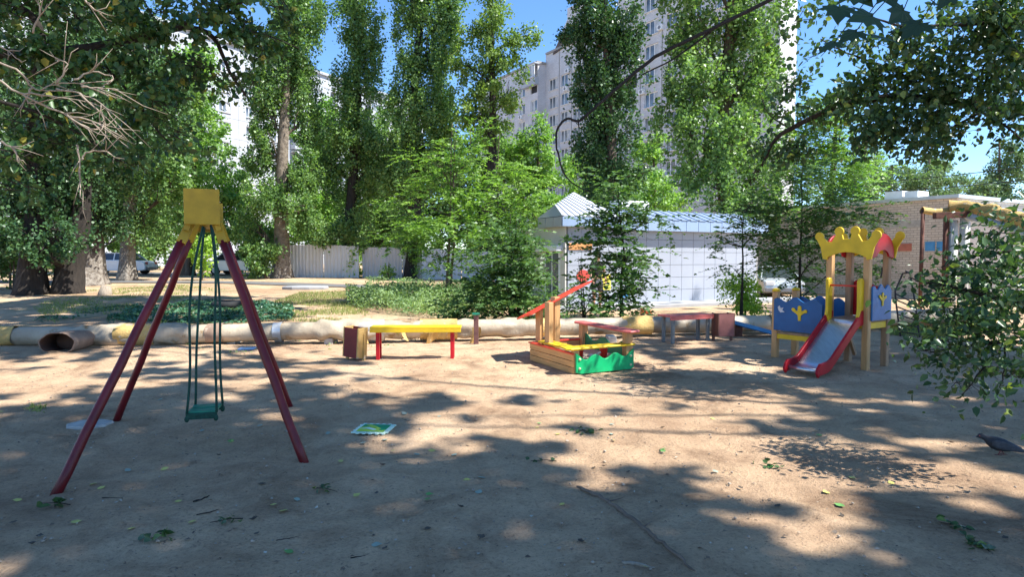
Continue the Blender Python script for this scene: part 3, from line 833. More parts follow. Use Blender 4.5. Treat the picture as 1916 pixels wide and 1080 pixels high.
# roof posts and slanted plank
mb = MB(); mb.beam(S(.1, L1 - .1, .0), S(.1, L1 - .1, .80), .14, .06, e2); mb.build('roof_post', M['wood'], SB, bevel=.007)
mb = MB(); mb.beam(S(.06, L1 * .63, .0), S(.06, L1 * .63, .94), .13, .08, e2); mb.build('roof_post', M['wood'], SB, bevel=.007)
mb = MB(); mb.beam(S(.3, L1 * .8, .0), S(.3, L1 * .8, 1.0), .12, .1, e2); mb.build('roof_post', M['wood'], SB, bevel=.007)
ra = pix(982.8, 592, 9.85); rb = pix(1094.8, 531, 10.15)
rdir = (rb - ra).normalized(); rw = (Vector((-.3, .9, -.19))).normalized(); rn = rdir.cross(rw).normalized(); rl = (rb - ra).length
mb = MB()
for k in range(4):
    o_ = ra + rw * (-.26 + .17 * k)
    mb.prism([(0, 0), (.02, -.0), (rl, 0), (rl + .02 * (k % 2), .16), (0.0, .16)], o_, rdir, rw, rn, .028, .006)
mb.build('roof', M['coral'], SB)
mb = MB(); mb.prism([(.03, .03), (L2 - .04, .03), (L2 - .04, L1 - .03), (.03, L1 - .03)], S(0, 0, .14), e2, e1, Z3, .04); mb.build('sand', pm('pale_play_sand', (.66, .54, .38), .1, 12, .95, bmp=1, bd=.01), SB)
for (u, v, r_, c_) in ((.22, .2, .055, 'plastic_red'), (.62, .18, .06, 'plastic_red')):
    T = thing('toy_bucket', 'red toy bucket in the sandbox near its front left corner' if u < .4 else 'red toy bucket in the middle of the sandbox behind the wave board', 'toy', S(u, v, .16), 0)
    mb = MB(); b0 = S(u, v, .16)
    mb.tube([b0, b0 + Z3 * .004, b0 + Z3 * .13, b0 + Z3 * .135], [r_ * .75, r_ * .78, r_, r_ * 1.08], 16); mb.build('bucket_body', M[c_], T)
    mb = MB(); mb.tube([b0 + Vector((r_ * math.cos(a), .0, .13 + r_ * .9 * math.sin(a))) for a in np.linspace(0, math.pi, 9)], .006, 6); mb.build('handle', M['white'], T)
c_ = S(.42, .2, .165); mb = MB(); mb.ball(c_ + Z3 * .03, .05, 12, 8, (1.3, .8, .6)); mb.tube([c_ + Vector((.05, 0, .05)), c_ + Vector((.13, -.02, .09))], .012, 8)
tag(mb.build('toy_scoop', M['white']), 'white toy scoop lying between the two red buckets', 'toy')

# ------------------------------------------------------------ play tower with slide
PT = thing('play_tower', 'wooden play tower with yellow crown top and steel slide', 'play tower', G(4.9, 9.4))
gp = gz(4.9, 9.4).item()
Pf = Vector((.304, -.448, 0)); Pv = Vector((.448, .304, 0)); fu = Pf.normalized(); vu = Pv.normalized()
FL = Vector((4.70, 9.47, 0))
def T_(u, v, z): return FL + Pf * u + Pv * v + Z3 * (z + gp)
post = {}
for nm, (u, v, zt) in {'a': (0, 0, 1.78), 'b': (1, 0, 1.8), 'c': (1, 1, 1.8), 'd': (0, 1, 1.78)}.items():
    mb = MB(); mb.beam(T_(u, v, -.15), T_(u, v, zt), .09, .09, fu); mb.build('post', M['woodd' if nm in 'cd' else 'wood'], PT, bevel=.012)
for u, v in ((-1.62, 0), (-1.62, 1)):
    mb = MB(); mb.beam(T_(u, v, -.15), T_(u, v, 1.06), .09, .09, fu); p_ = mb.build('post', M['wood'], PT, bevel=.01)
    mb = MB(); mb.tube([T_(u, v, 1.055), T_(u, v, 1.085), T_(u, v, 1.105)], [.062, .06, .03], 16); mb.build('cap', M['yellow'], p_)
def circ(cx, cy, r, a0, a1, n=10): return [(cx + r * math.cos(R(a0 + (a1 - a0) * i / n)), cy + r * math.sin(R(a0 + (a1 - a0) * i / n))) for i in range(n + 1)]
W_ = Pf.length
def crown(w):
    """crown outline: four round knobs over a band with an arched foot"""
    b0, b1 = -w / 2, w / 2; pts = []
    pts += [(b0 - .0, .0), (b0 + .07, -.01)]
    pts += [(w * x, .015 + .085 * math.cos(math.pi * x / .84) ** .9) for x in np.linspace(-.40, .40, 11)]
    pts += [(b1 - .07, -.01), (b1, .0), (b1 + .035, .17)]
    pts += circ(b1 + .06, .335, .066, -60, 190, 12)
    pts += [(b1 - .06, .255), (.22, .25)]
    pts += circ(.115, .40, .066, -45, 225, 12)
    pts += [(.05, .29), (-.05, .29)]
    pts += circ(-.115, .40, .066, -45, 225, 12)
    pts += [(-.22, .25), (b0 + .06, .255)]
    pts += circ(b0 - .06, .335, .066, -10, 240, 12)
    pts += [(b0 - .035, .17)]
    return pts
for v, off in ((0, -.062), (1, .062)):
    mb = MB(); mb.prism(crown(.70), T_(.5, v, 1.57) + vu * off, fu, Z3, vu, .032, .005); mb.build('crown_panel', M['yellow'], PT)
def arch(w, h=.17, t_=.15):
    o_ = circ(0, 0, w / 2, 180, 0, 16); i_ = circ(0, -.04, w / 2 - t_, 0, 180, 16)
    o_ = [(x, y * (h + t_) / (w / 2) * .95) for x, y in o_]; i_ = [(x, y * h / (w / 2)) for x, y in i_]
    return o_ + [(w / 2, -.05)] + i_ + [(-w / 2, -.05)]
for u, off in ((1, .062), (0, -.062)):
    mb = MB(); mb.prism(arch(.62), T_(u, .5, 1.63) + fu * off, vu, Z3, fu, .03, .004); mb.build('arch_panel', M['red'], PT)
# platforms
mb = MB(); mb.prism([(-.03, -.03), (W_ + .03, -.03), (W_ + .03, W_ + .03), (-.03, W_ + .03)], T_(0, 0, .69), fu, vu, Z3, .03); mb.build('platform', M['woodd'], PT)
for a, b_ in (((0, 0), (1, 0)), ((1, 0), (1, 1)), ((1, 1), (0, 1)), ((0, 1), (0, 0))):
    mb = MB(); mb.beam(T_(*a, .625), T_(*b_, .625), .05, .09, Z3); mb.build('platform_beam', M['yellow'], PT, bevel=.004)
mb = MB(); mb.prism([(-1.62 * W_ , -.02), (-.05, -.02), (-.05, W_ + .02), (-1.62 * W_, W_ + .02)], T_(0, 0, .40), fu, vu, Z3, .03); mb.build('step_platform', M['woodd'], PT)
for v in (0, 1):
    mb = MB(); mb.beam(T_(-1.55, v, .345), T_(-.08, v, .345), .05, .075, Z3); mb.build('platform_beam', M['yellow'], PT, bevel=.004)
def bluep(w, h):
    top = [(w * i / 40, h - .05 + .035 * math.sin(2 * math.pi * 2.6 * i / 40 + .5) + .03 * math.sin(math.pi * i / 40)) for i in range(41)]
    return [(0, 0), (w, 0)] + top[::-1]
def cactus(s_=1.0):
    pts = [(-.018, -.1), (.018, -.1), (.022, -.03), (.06, .0)] + circ(.085, .03, .024, -60, 140, 6) + [(.045, .035), (.026, .03)] + circ(0, .075, .026, -10, 190, 8) + [(-.026, .03), (-.045, .03)] + circ(-.09, .045, .024, 40, 240, 6) + [(-.06, .0), (-.022, -.03)]
    return [(x * s_, y * s_) for x, y in pts]
mb = MB(); mb.prism(bluep(.80, .52), T_(-1.6, 0, .445) - vu * .062, fu, Z3, vu, .025, .004); bp1 = mb.build('side_panel', M['blue'], PT)
mb = MB(); mb.prism(cactus(1.15), T_(-.78, 0, .74) - vu * .083, fu, Z3, vu, .014, .002); mb.build('emblem', M['yellow'], bp1)
mb = MB(); mb.prism([(-.05, .03), (-.02, .06), (.0, .02), (.05, .03), (.03, -.01), (.07, -.04), (.0, -.05), (-.03, -.02)], T_(-1.38, 0, .78) - vu * .076, fu, Z3, vu, .003); mb.build('scraped_patch', pm('bare_pale_patch', (.6, .6, .6), .1, 8, .8), bp1)
mb = MB(); mb.prism(bluep(.80, .52), T_(-1.6, 1, .445) + vu * .062, fu, Z3, vu, .025, .004); mb.build('side_panel', M['blue'], PT)
mb = MB(); mb.prism(bluep(.53, .5), T_(1, .02, .70) + fu * .062, vu, Z3, fu, .025, .004); bp2 = mb.build('side_panel', M['blue_fade'], PT)
mb = MB(); mb.prism(cactus(.95), T_(1, .5, 1.0) + fu * .083, vu, Z3, fu, .014, .002); mb.build('emblem', M['yellow'], bp2)
mb = MB(); mb.prism([(0, 0), (.46, 0)] + [(x, .5 + .05 * math.sin(x * 13)) for x in np.linspace(.46, 0, 18)], T_(.05, 1, .72) + vu * .06, fu, Z3, vu, .022, .003); mb.build('back_panel', M['red'], PT)
# handrail boards and red grab bar at the slide mouth
def grab(h=.58):
    return [(-.05, 0), (.04, .0), (.075, .1), (.05, .2), (.055, h - .15), (.06, h)] + circ(0, h, .06, 10, 170, 7) + [(-.06, h), (-.055, .2)]
for u, s_ in ((.08, 1), (.92, -1)):
    mb = MB(); mb.prism([(-x * 1.0, y) for x, y in grab()], T_(u, 0, .66) - vu * .10, vu, Z3, fu, .045, .006); mb.build('grab_board', M['yellow'], PT)
mb = MB(); mb.tube([T_(.05, 0, 1.19) - vu * .10, T_(.95, 0, 1.19) - vu * .10], .014, 10); mb.build('grab_bar', M['coral'], PT)
# slide
sd = -vu
prof = []
for i in range(25):
    s_ = i / 24
    x = .02 + 1.08 * s_
    if s_ < .12: z = .70 - .2 * s_
    elif s_ < .78: z = .676 - (s_ - .12) / .66 * .56
    else: z = .116 - .035 * math.sin((s_ - .78) / .22 * math.pi / 2)
    prof.append((x, z))
sm_ = [(prof[i][0], (prof[max(i - 1, 0)][1] + prof[i][1] * 2 + prof[min(i + 1, 24)][1]) / 4) for i in range(25)]
OS = T_(.5, 0, 0)
mb = MB(); hw = .215; vs = []
for x, z in sm_: vs += [OS + sd * x + fu * -hw + Z3 * z, OS + sd * x + fu * hw + Z3 * z]
for x, z in sm_: vs += [OS + sd * x + fu * -hw + Z3 * (z - .02), OS + sd * x + fu * hw + Z3 * (z - .02)]
fs = [(2 * i, 2 * i + 1, 2 * i + 3, 2 * i + 2) for i in range(24)] + [(50 + 2 * i, 52 + 2 * i, 53 + 2 * i, 51 + 2 * i) for i in range(24)] + [(48, 49, 99, 98), (1, 0, 50, 51)]
mb.add(vs, fs, True); chute = mb.build('chute', M['steel'], PT)
mb = MB(); mb.tube([OS + sd * 1.08 - fu * hw + Z3 * .075, OS + sd * 1.08 + fu * hw + Z3 * .075], .03, 12); mb.build('end_lip', M['steel'], chute)
mb = MB(); mb.beam(OS + sd * .8 - fu * hw + Z3 * .135, OS + sd * .8 + fu * hw + Z3 * .135, .03, .02); mb.build('seam_strip', M['zinc'], chute)
for sgn in (-1, 1):
    up_ = [(x, z + .1 + (.06 if i < 3 else 0) * 1) for i, (x, z) in enumerate(sm_)]
    dn_ = [(x, max(.0, z - .055)) for x, z in sm_]
    up_[0] = (-.02, .80); up_.append((1.15, .13)); up_.append((1.18, .06)); dn_.append((1.14, .0))
    mb = MB(); mb.prism(dn_ + up_[::-1], OS + fu * (hw + .02) * sgn, sd, Z3, fu, .036, .006); mb.build('slide_side', M['red'], PT)
mb = MB(); mb.beam(T_(.2, .45, .6), T_(.2, 1.0, .12), .05, .05, fu); mb.build('brace', M['woodd'], PT, bevel=.005)

# ------------------------------------------------------------ benches and bins
def bench(name, label, a, b_, depth, h, top, legm, slats, group, legs):
    """a, b_: world ends of the seat's front edge (x, y)"""
    a = Vector((a[0], a[1], 0)); b_ = Vector((b_[0], b_[1], 0)); u = (b_ - a).normalized(); v = Vector((-u.y, u.x, 0)); L = (b_ - a).length
    g0 = gz((a.x + b_.x) / 2, (a.y + b_.y) / 2).item()
    T = thing(name, label, 'bench', ((a.x + b_.x) / 2, (a.y + b_.y) / 2, g0), 0, group)
    for k in range(slats):
        w = depth / slats; c0 = a + v * (w * (k + .5)) + Z3 * (g0 + h)
        mb = MB(); mb.beam(c0, c0 + u * L, w - .012, .035, Z3); mb.build('seat_board', top, T, bevel=.006)
    mb = MB(); mb.beam(a + v * .015 + Z3 * (g0 + h - .045), a + u * L + v * .015 + Z3 * (g0 + h - .045), .025, .05, Z3); mb.build('apron', top, T, bevel=.003)
    for s_ in legs:
        for dv in (.07, depth - .07):
            p = a + u * (L * s_) + v * dv + Z3 * g0
            mb = MB(); mb.beam(p - Z3 * .08, p + Z3 * (h - .02), .055, .055, u); mb.build('leg', legm, T, bevel=.004)
    return T
A_ = gpix(694, 690); 
bench('bench', 'long backless bench with yellow top and red legs', (-2.22, 9.95), (-.80, 10.0), .32, .5, M['yellow'], M['red'], 2, 'playground benches', (.08, .90))
bench('bench', 'short backless bench with faded red top and grey legs', (2.92, 11.75), (3.85, 12.15), .42, .5, M['coral2'], pm('grey_bench_paint', (.16, .18, .18), .2, 5, .6), 2, 'playground benches', (.1, .9))
def bin_(name, label, c, rz, w, d_, h, z0, mat, trim, tilt=0.0):
    c = G(*c); T = thing(name, label, 'bin', c, rz, 'square litter bins')
    Mx = Matrix.Rotation(tilt, 4, 'Y')
    def q(p): v_ = Vector(p) - Vector((0, 0, z0)); return Mx @ v_ + Vector((0, 0, z0))
    mb = MB()
    for x0, x1, y0, y1 in ((-w / 2, w / 2, -d_ / 2, -d_ / 2 + .02), (-w / 2, w / 2, d_ / 2 - .02, d_ / 2)):
        mb.add([q((x, y, z)) for z in (z0, z0 + h) for x, y in ((x0, y0), (x1, y0), (x1, y1), (x0, y1))], [(3, 2, 1, 0), (4, 5, 6, 7), (0, 1, 5, 4), (1, 2, 6, 5), (2, 3, 7, 6), (3, 0, 4, 7)])
    mb.add([q((x, y, z0 + .02)) for x, y in ((-w / 2, -d_ / 2), (w / 2, -d_ / 2), (w / 2, d_ / 2), (-w / 2, d_ / 2))], [(0, 1, 2, 3)])
    mb.build('bin_body', mat, T, False)
    for x0, x1 in ((-w / 2 - .02, -w / 2), (w / 2, w / 2 + .02)):
        mb = MB(); mb.add([q((x, y, z)) for z in (z0, z0 + h + .01) for x, y in ((x0, -d_ / 2), (x1, -d_ / 2), (x1, d_ / 2), (x0, d_ / 2))], [(3, 2, 1, 0), (4, 5, 6, 7), (0, 1, 5, 4), (1, 2, 6, 5), (2, 3, 7, 6), (3, 0, 4, 7)])
        mb.build('side_panel', trim, T, False)
    for sgn in (-1, 1):
        mb = MB(); mb.beam((sgn * (w / 2 + .035), .02, -.05), (sgn * (w / 2 + .035), .02, z0 + h * .8), .025, .05, (1, 0, 0)); mb.build('support', trim, T, False)
    return T
bin_('litter_bin', 'dark red wooden litter bin with yellow side beside the yellow bench', (-2.47, 10.0), R(-28), .26, .22, .46, .05, pm('dark_red_paint', (.17, .02, .02), .25, 4, .55), M['wrapy'], R(4))
bin_('litter_bin', 'dull red litter bin on short legs beside the small red bench', (4.03, 12.2), R(12), .3, .26, .42, .1, pm('dull_red_paint', (.24, .09, .08), .25, 4, .6), pm('brown_paint', (.16, .07, .05), .25, 4, .6))

# ------------------------------------------------------------ blue seesaw board and rusty stump post
T = thing('seesaw', 'tilted blue seesaw board with its far end on the ground', 'seesaw', G(4.2, 12.6))
a = pix(1352, 600, 12.9); b_ = gpix(1455, 631) + Z3 * .03
mb = MB(); mb.beam(a, b_, .3, .05, Z3); mb.build('board', M['blue'], T, bevel=.01)
u = (b_ - a).normalized(); s_ = u.cross(Z3).normalized()
mb = MB(); mb.beam(a + s_ * .16 + Z3 * .03, b_ + s_ * .16 + Z3 * .03, .02, .07, Z3); mb.beam(a - s_ * .16 + Z3 * .03, b_ - s_ * .16 + Z3 * .03, .02, .07, Z3); mb.build('side_rail', M['sign_blue'], T)
pv_ = a.lerp(b_, .28); mb = MB(); mb.beam(Vector((pv_.x, pv_.y, -.1)), pv_, .14, .14, u); mb.build('pivot', M['rust'], T, bevel=.01)
T = thing('steel_post', 'short rusty channel post standing against the wrapped pipe', 'post', G(-.66, 11.75))
c = G(-.66, 11.72); mb = MB()
mb.box(c + Vector((0, 0, .22)), (.075, .006, .62)); mb.box(c + Vector((-.04, .03, .22)), (.006, .06, .62)); mb.box(c + Vector((.04, .03, .22)), (.006, .06, .62))
mb.build('channel', pm('purplish_rust', (.17, .08, .07), .3, 7, .8, wear=(.32, .2, .17), wamt=.4), T)
mb = MB(); mb.box(c + Vector((0, .02, .56)), (.13, .1, .03)); mb.build('cap', M['swing_green'], T)

# ------------------------------------------------------------ wrapped heating pipes
def pipe_mesh(mb, pts, r, seg=20, step=.06, lump=0.0, seed=0, inner=0.0):
    P = []; L = 0
    pts = [Vector(p) for p in pts]
    for a, b_ in zip(pts[:-1], pts[1:]):
        n = max(1, int((b_ - a).length / step)); P += [a.lerp(b_, i / n) for i in range(n)]
    P.append(pts[-1])
    # soften the bends
    for _ in range(10): P = [P[0]] + [(P[i - 1] + P[i] * 2 + P[i + 1]) / 4 for i in range(1, len(P) - 1)] + [P[-1]]
    rings = []
    for i, p in enumerate(P):
        d = (P[min(i + 1, len(P) - 1)] - P[max(i - 1, 0)]).normalized(); s_ = d.cross(Z3).normalized(); u = s_.cross(d)
        ring = []
        for k in range(seg):
            a = 2 * math.pi * k / seg
            lu = float(lump(p.x) if callable(lump) else lump)
            rr = r * (1 + .035 * (float(vnoise(i * step * 1.6, math.cos(a) * 1.2 + 5, seed)) - .5)) + lu * (float(vnoise(i * step * 5, math.cos(a) * 2.5 + math.sin(a) * 1.3 + 7, seed + 1)) - .42) - (.008 if (i % 22 in (0, 1)) else 0)
            ring.append(p + (s_ * math.cos(a) + u * math.sin(a)) * rr)
        rings.append(ring)
    n = seg; vs = [v for r_ in rings for v in r_]
    mb.add(vs, [(i * n + k, i * n + (k + 1) % n, (i + 1) * n + (k + 1) % n, (i + 1) * n + k) for i in range(len(P) - 1) for k in range(n)], True)
    return P
T = thing('heating_pipe', 'long wrapped heating pipe lying across the yard behind the swing', 'pipe', G(-3, 11.9))
def lumpf(x):
    return .16 if (-8.0 < x < -6.0) else (.13 if -3.6 < x < -2.5 else (.07 if -2.5 < x < .2 else .012))
mb = MB(); yb = lambda px, py, Y: pix(px, py, Y)
pts = [Vector((-17, 10.9, .24)), yb(0, 630, 11.6), yb(300, 627, 11.7), yb(600, 619, 11.9), yb(830, 616, 12.2), yb(1000, 613, 12.4), yb(1190, 609, 12.9), yb(1480, 604, 13.6), Vector((11.5, 15, .3))]
pipe_mesh(mb, pts, .165, 22, .06, lumpf, 3); mb.build('pipe_run', M['pipe'], T)
for (x0, x1, w) in ((-2.15, -1.95, .2), (-1.55, -1.2, .26), (-.78, -.62, .3), (-2.95, -2.7, .24)):
    mb = MB(); n = 6; vs = []; ph = x0 * 7
    yy = 12.05 + .08 * (x0 + 2)
    for i in range(n + 1):
        s_ = i / n
        for k in range(4):
            f = k / 3
            vs.append((x0 + (x1 - x0) * s_ + .05 * math.sin(ph + 3 * f), yy - .19 - .05 * math.sin(f * 2 + ph) - .03 * math.sin(6 * s_ + ph), .30 - w * f - .06 * math.sin(4 * s_ + ph) * f))
    mb.add(vs, [(i * 4 + k, (i + 1) * 4 + k, (i + 1) * 4 + k + 1, i * 4 + k + 1) for i in range(n) for k in range(3)])
    vs2 = [(x, y + .012, z) for x, y, z in vs]; mb.add(vs2, [(i * 4 + k + 1, (i + 1) * 4 + k + 1, (i + 1) * 4 + k, i * 4 + k) for i in range(n) for k in range(3)])
    mb.build('torn_wrap_flap', M['wrapy'], T)
for (x0, x1, w_, m_) in ((-9.6, -9.0, .178, 'wrapy'), (-7.2, -6.5, .2, 'wrapy'), (-5.6, -5.3, .175, 'pipeend'), (-4.4, -4.25, .176, 'zinc'), (-3.0, -2.4, .195, 'concrete'), (-1.75, -1.05, .19, 'wrapy'), (.5, .9, .176, 'wrapy'), (2.2, 2.8, .178, 'wrapy'), (5.4, 6.4, .18, 'wrapy')):
    def yz(x):
        for p, q_ in zip(pts[:-1], pts[1:]):
            if p.x <= x <= q_.x: return p.lerp(q_, (x - p.x) / (q_.x - p.x))
    mb = MB(); pipe_mesh(mb, [yz(x0), yz((x0 + x1) / 2), yz(x1)], w_, 20, .05, .05, int(x0 * 10) % 50); mb.build('wrap_sleeve', M[m_], T)
for x in (-12.5, -10.4, -5.2, -3.4, 1.9, 6.5):
    mb = MB(); mb.box((x, 12.0 + (x > 0) * .045 * x * 3 - (x < -8) * .3, .02), (.16, .4, .16)); mb.build('support_block', M['concrete'], T, bevel=.01)
T = thing('pipe_stub', 'open-ended pipe stub poking out towards the camera at left', 'pipe', G(-7.9, 11.0))
a = pix(106, 643, 10.75); b_ = pix(165, 632, 11.75)
mb = MB(); d = (b_ - a).normalized(); s_ = d.cross(Z3).normalized(); u = s_.cross(d) * .74; s_ = s_ * 1.15; n = 26; vs = []
for p, r_ in ((a, .235), (a, .255), (a + d * .08, .262), (a.lerp(b_, .5), .25), (b_, .2)):
    vs += [p + (s_ * math.cos(2 * math.pi * k / n) + u * math.sin(2 * math.pi * k / n)) * r_ * (1 + .03 * math.sin(k * 1.7)) for k in range(n)]
mb.add(vs, [(i * n + k, i * n + (k + 1) % n, (i + 1) * n + (k + 1) % n, (i + 1) * n + k) for i in range(4) for k in range(n)], True)
mb.build('stub_wall', M['pipeend'], T)
mb = MB(); vs = []
for p, r_ in ((a, .235), (a + d * .45, .22)): vs += [p + (s_ * math.cos(2 * math.pi * k / n) + u * math.sin(2 * math.pi * k / n)) * r_ for k in range(n)]
mb.add(vs, [((k + 1) % n, k, n + k, n + (k + 1) % n) for k in range(n)] + [tuple(n + k for k in range(n))], True)
mb.build('bore', pm('dark_pipe_bore', (.12, .07, .05), .3, 5, .9), T)

# pipe gantry on the right
T = thing('pipe_gantry', 'overhead heating pipe gantry with white vertical pipes by the brick wall', 'pipe gantry', G(12.6, 18.2))
p1 = gpix(1727, 596); D_ = 17.5
mb = MB()
a = pix(1727, 600, D_ ); b_ = pix(1727, 392, D_); mb.tube([Vector((b_.x, b_.y, -.1)), b_], .05, 8); mb.build('post', M['rust'], T)
for px_, py0 in ((1785, 412), (1806, 400)):
    b_ = pix(px_, py0, D_ - .2); mb = MB(); mb.tube([Vector((b_.x, b_.y, -.1)), b_], .1 if px_ < 1800 else .12, 14); mb.build('vertical_pipe', pm('whitewashed_pipe', (.62, .62, .58), .12, 3, .7, wear=(.3, .2, .12), wamt=.25), T)
b_ = pix(1771, 405, D_ - .15); mb = MB(); mb.tube([Vector((b_.x, b_.y, -.1)), b_], .07, 8); mb.build('post', M['rust'], T)
mb = MB(); mb.beam(pix(1748, 404, D_ - .35), pix(1832, 400, D_ - .35), .15, .16); mb.build('crossbeam', M['rust'], T, bevel=.01)
mb = MB(); pipe_mesh(mb, [pix(1725, 394, D_), pix(1760, 399, D_), pix(1790, 392, D_)], .09, 12, .1, .05, 9); mb.build('wrapped_pipe', M['wrapy'], T)
mb = MB(); pipe_mesh(mb, [pix(1775, 388, D_), pix(1815, 386, D_ - .2), pix(1860, 397, D_ - 1.2), pix(1960, 425, D_ - 3.5)], .14, 14, .1, .12, 12); mb.build('wrapped_pipe', pm('orange_foam_wrap', (.55, .36, .12), .35, 3, .85, wear=(.62, .58, .5), wamt=.5, bmp=1, bd=.03), T)
mb = MB(); pipe_mesh(mb, [pix(1806, 404, D_ - .2), pix(1850, 415, D_ - 1.2), pix(1960, 450, D_ - 3.5)], .1, 14, .1, .02, 15); mb.build('lower_pipe', M['zinc'], T)

# arched climbing ladder behind the tower
T = thing('climbing_ladder', 'dark rusty climbing ladder with bent rails behind the play tower', 'climbing frame', G(8.0, 14.0))
D_ = 13.3
Lr = [pix(1687, 628, D_ - .3), pix(1676, 562, D_ - .0), pix(1675, 545, D_), pix(1689, 512, D_ + .5)]
Rr = [pix(1723, 632, D_ - .5), pix(1712, 565, D_ - .25), pix(1703, 512, D_)]
mb = MB(); mb.tube([Lr[0] - Z3 * .15, Lr[1], Lr[2], Lr[3], pix(1701, 510, D_ + .2)], .018, 7); mb.build('rail', M['rail'], T)
mb = MB(); mb.tube([Rr[0] - Z3 * .15, Rr[1], Rr[2], pix(1695, 508, D_ + .2)], .018, 7); mb.build('rail', M['rail'], T)
for f in (.08, .28, .46, .64, .8, .94):
    mb = MB(); p = Lr[0].lerp(Lr[2], f); q_ = Rr[0].lerp(Rr[1], f); mb.tube([p, q_], .014, 7); mb.build('rung', M['rail'], T)
for (pa, pb_) in (((1648, 520), (1652, 500)), ((1652, 500), (1664, 512))):
    mb = MB(); mb.tube([pix(*pa, D_ + 1.5), pix(*pb_, D_ + 1.5)], .018, 6); mb.build('rail', M['rail'], T)
a = pix(1655, 601, 14.6); b_ = pix(1752, 604, 14.2)
T = thing('curb_beam', 'low brown timber edging in the grass behind the ladder', 'timber', (a.x, a.y, 0))
mb = MB(); mb.beam(a, b_, .12, .14); mb.build('beam', pm('brown_timber', (.26, .12, .05), .3, 4, .8, wear=(.4, .22, .1), wamt=.4), T, bevel=.01)
mb = MB()
for f in (.1, .9): p = a.lerp(b_, f); mb.beam(Vector((p.x, p.y, -.1)), p, .1, .1, (1, 0, 0))
mb.build('stake', M['rust'], T)

# foam puzzle mats
def puzzle(name, label, c, rz, s, cols, n=5):
    T = thing(name, label, 'foam mat', c + Z3 * .012, rz, 'foam puzzle mats')
    out = []
    t_ = s * .055; m_ = 2 * n
    def edge(p, d, nn):
        r_ = []
        for k in range(m_):
            o_ = t_ if k % 2 else -t_ * .2
            w = s / m_
            a0, a1 = k * w + w * .08, (k + 1) * w - w * .08
            r_ += [p + d * a0 + nn * o_, p + d * (a0 - w * .0) + nn * o_, p + d * a1 + nn * o_]
        return r_
    h_ = s / 2; V2 = lambda x, y: Vector((x, y))
    for p, d, nn in ((V2(-h_, -h_), V2(1, 0), V2(0, -1)), (V2(h_, -h_), V2(0, 1), V2(1, 0)), (V2(h_, h_), V2(-1, 0), V2(0, 1)), (V2(-h_, h_), V2(0, -1), V2(-1, 0))): out += edge(p, d, nn)
    poly = []
    for p in out:
        if not poly or (Vector(poly[-1]) - p).length > 1e-4: poly.append(tuple(p))
    mb = MB(); mb.prism(poly, (0, 0, .006), (1, 0, 0), (0, 1, 0), (0, 0, 1), .012); mb.build('border', cols[0], T, False)
    for pl, cm, dz in cols[1]:
        mb = MB(); mb.prism([(x * s, y * s) for x, y in pl], (0, 0, .0135 + dz), (1, 0, 0), (0, 1, 0), (0, 0, 1), .0016); mb.build('inlay', cm, T, False)
    return T
fg = pm('foam_dark_green', (.01, .3, .12), .08, 6, .9); fy = pm('foam_lime', (.42, .62, .08), .08, 6, .9); fw = pm('foam_white_green', (.62, .8, .66), .05, 6, .9)
puzzle('foam_mat', 'green and lime foam puzzle mat on the shaded earth', gpix(700, 810), R(-6), .30, (fw, [
    ([(-.42, -.42), (.42, -.42), (.42, .42), (-.42, .42)], fg, 0),
    ([(-.42, -.42), (.42, -.42), (.42, -.2), (.3, -.28), (.1, -.1), (-.1, .1), (-.3, .12), (-.42, .0)], fy, .002),
    ([(-.34, .30), (-.1, .1), (.16, -.12), (.24, -.06), (.0, .2), (-.2, .36)], fy, .002),
    ([(-.40, -.16), (-.16, .03), (.14, -.2), (.08, -.28), (-.2, -.12)], fw, .004)]))
puzzle('foam_mat', 'pale blue foam puzzle mat lying before the pipe', gpix(462, 655), R(10), .24, (pm('foam_pale_blue', (.4, .55, .75), .1, 9, .9), [
    ([(-.3, -.3), (.3, -.3), (.3, .3), (-.3, .3)], pm('foam_pattern', (.55, .62, .6), .35, 14, .9), 0)]))

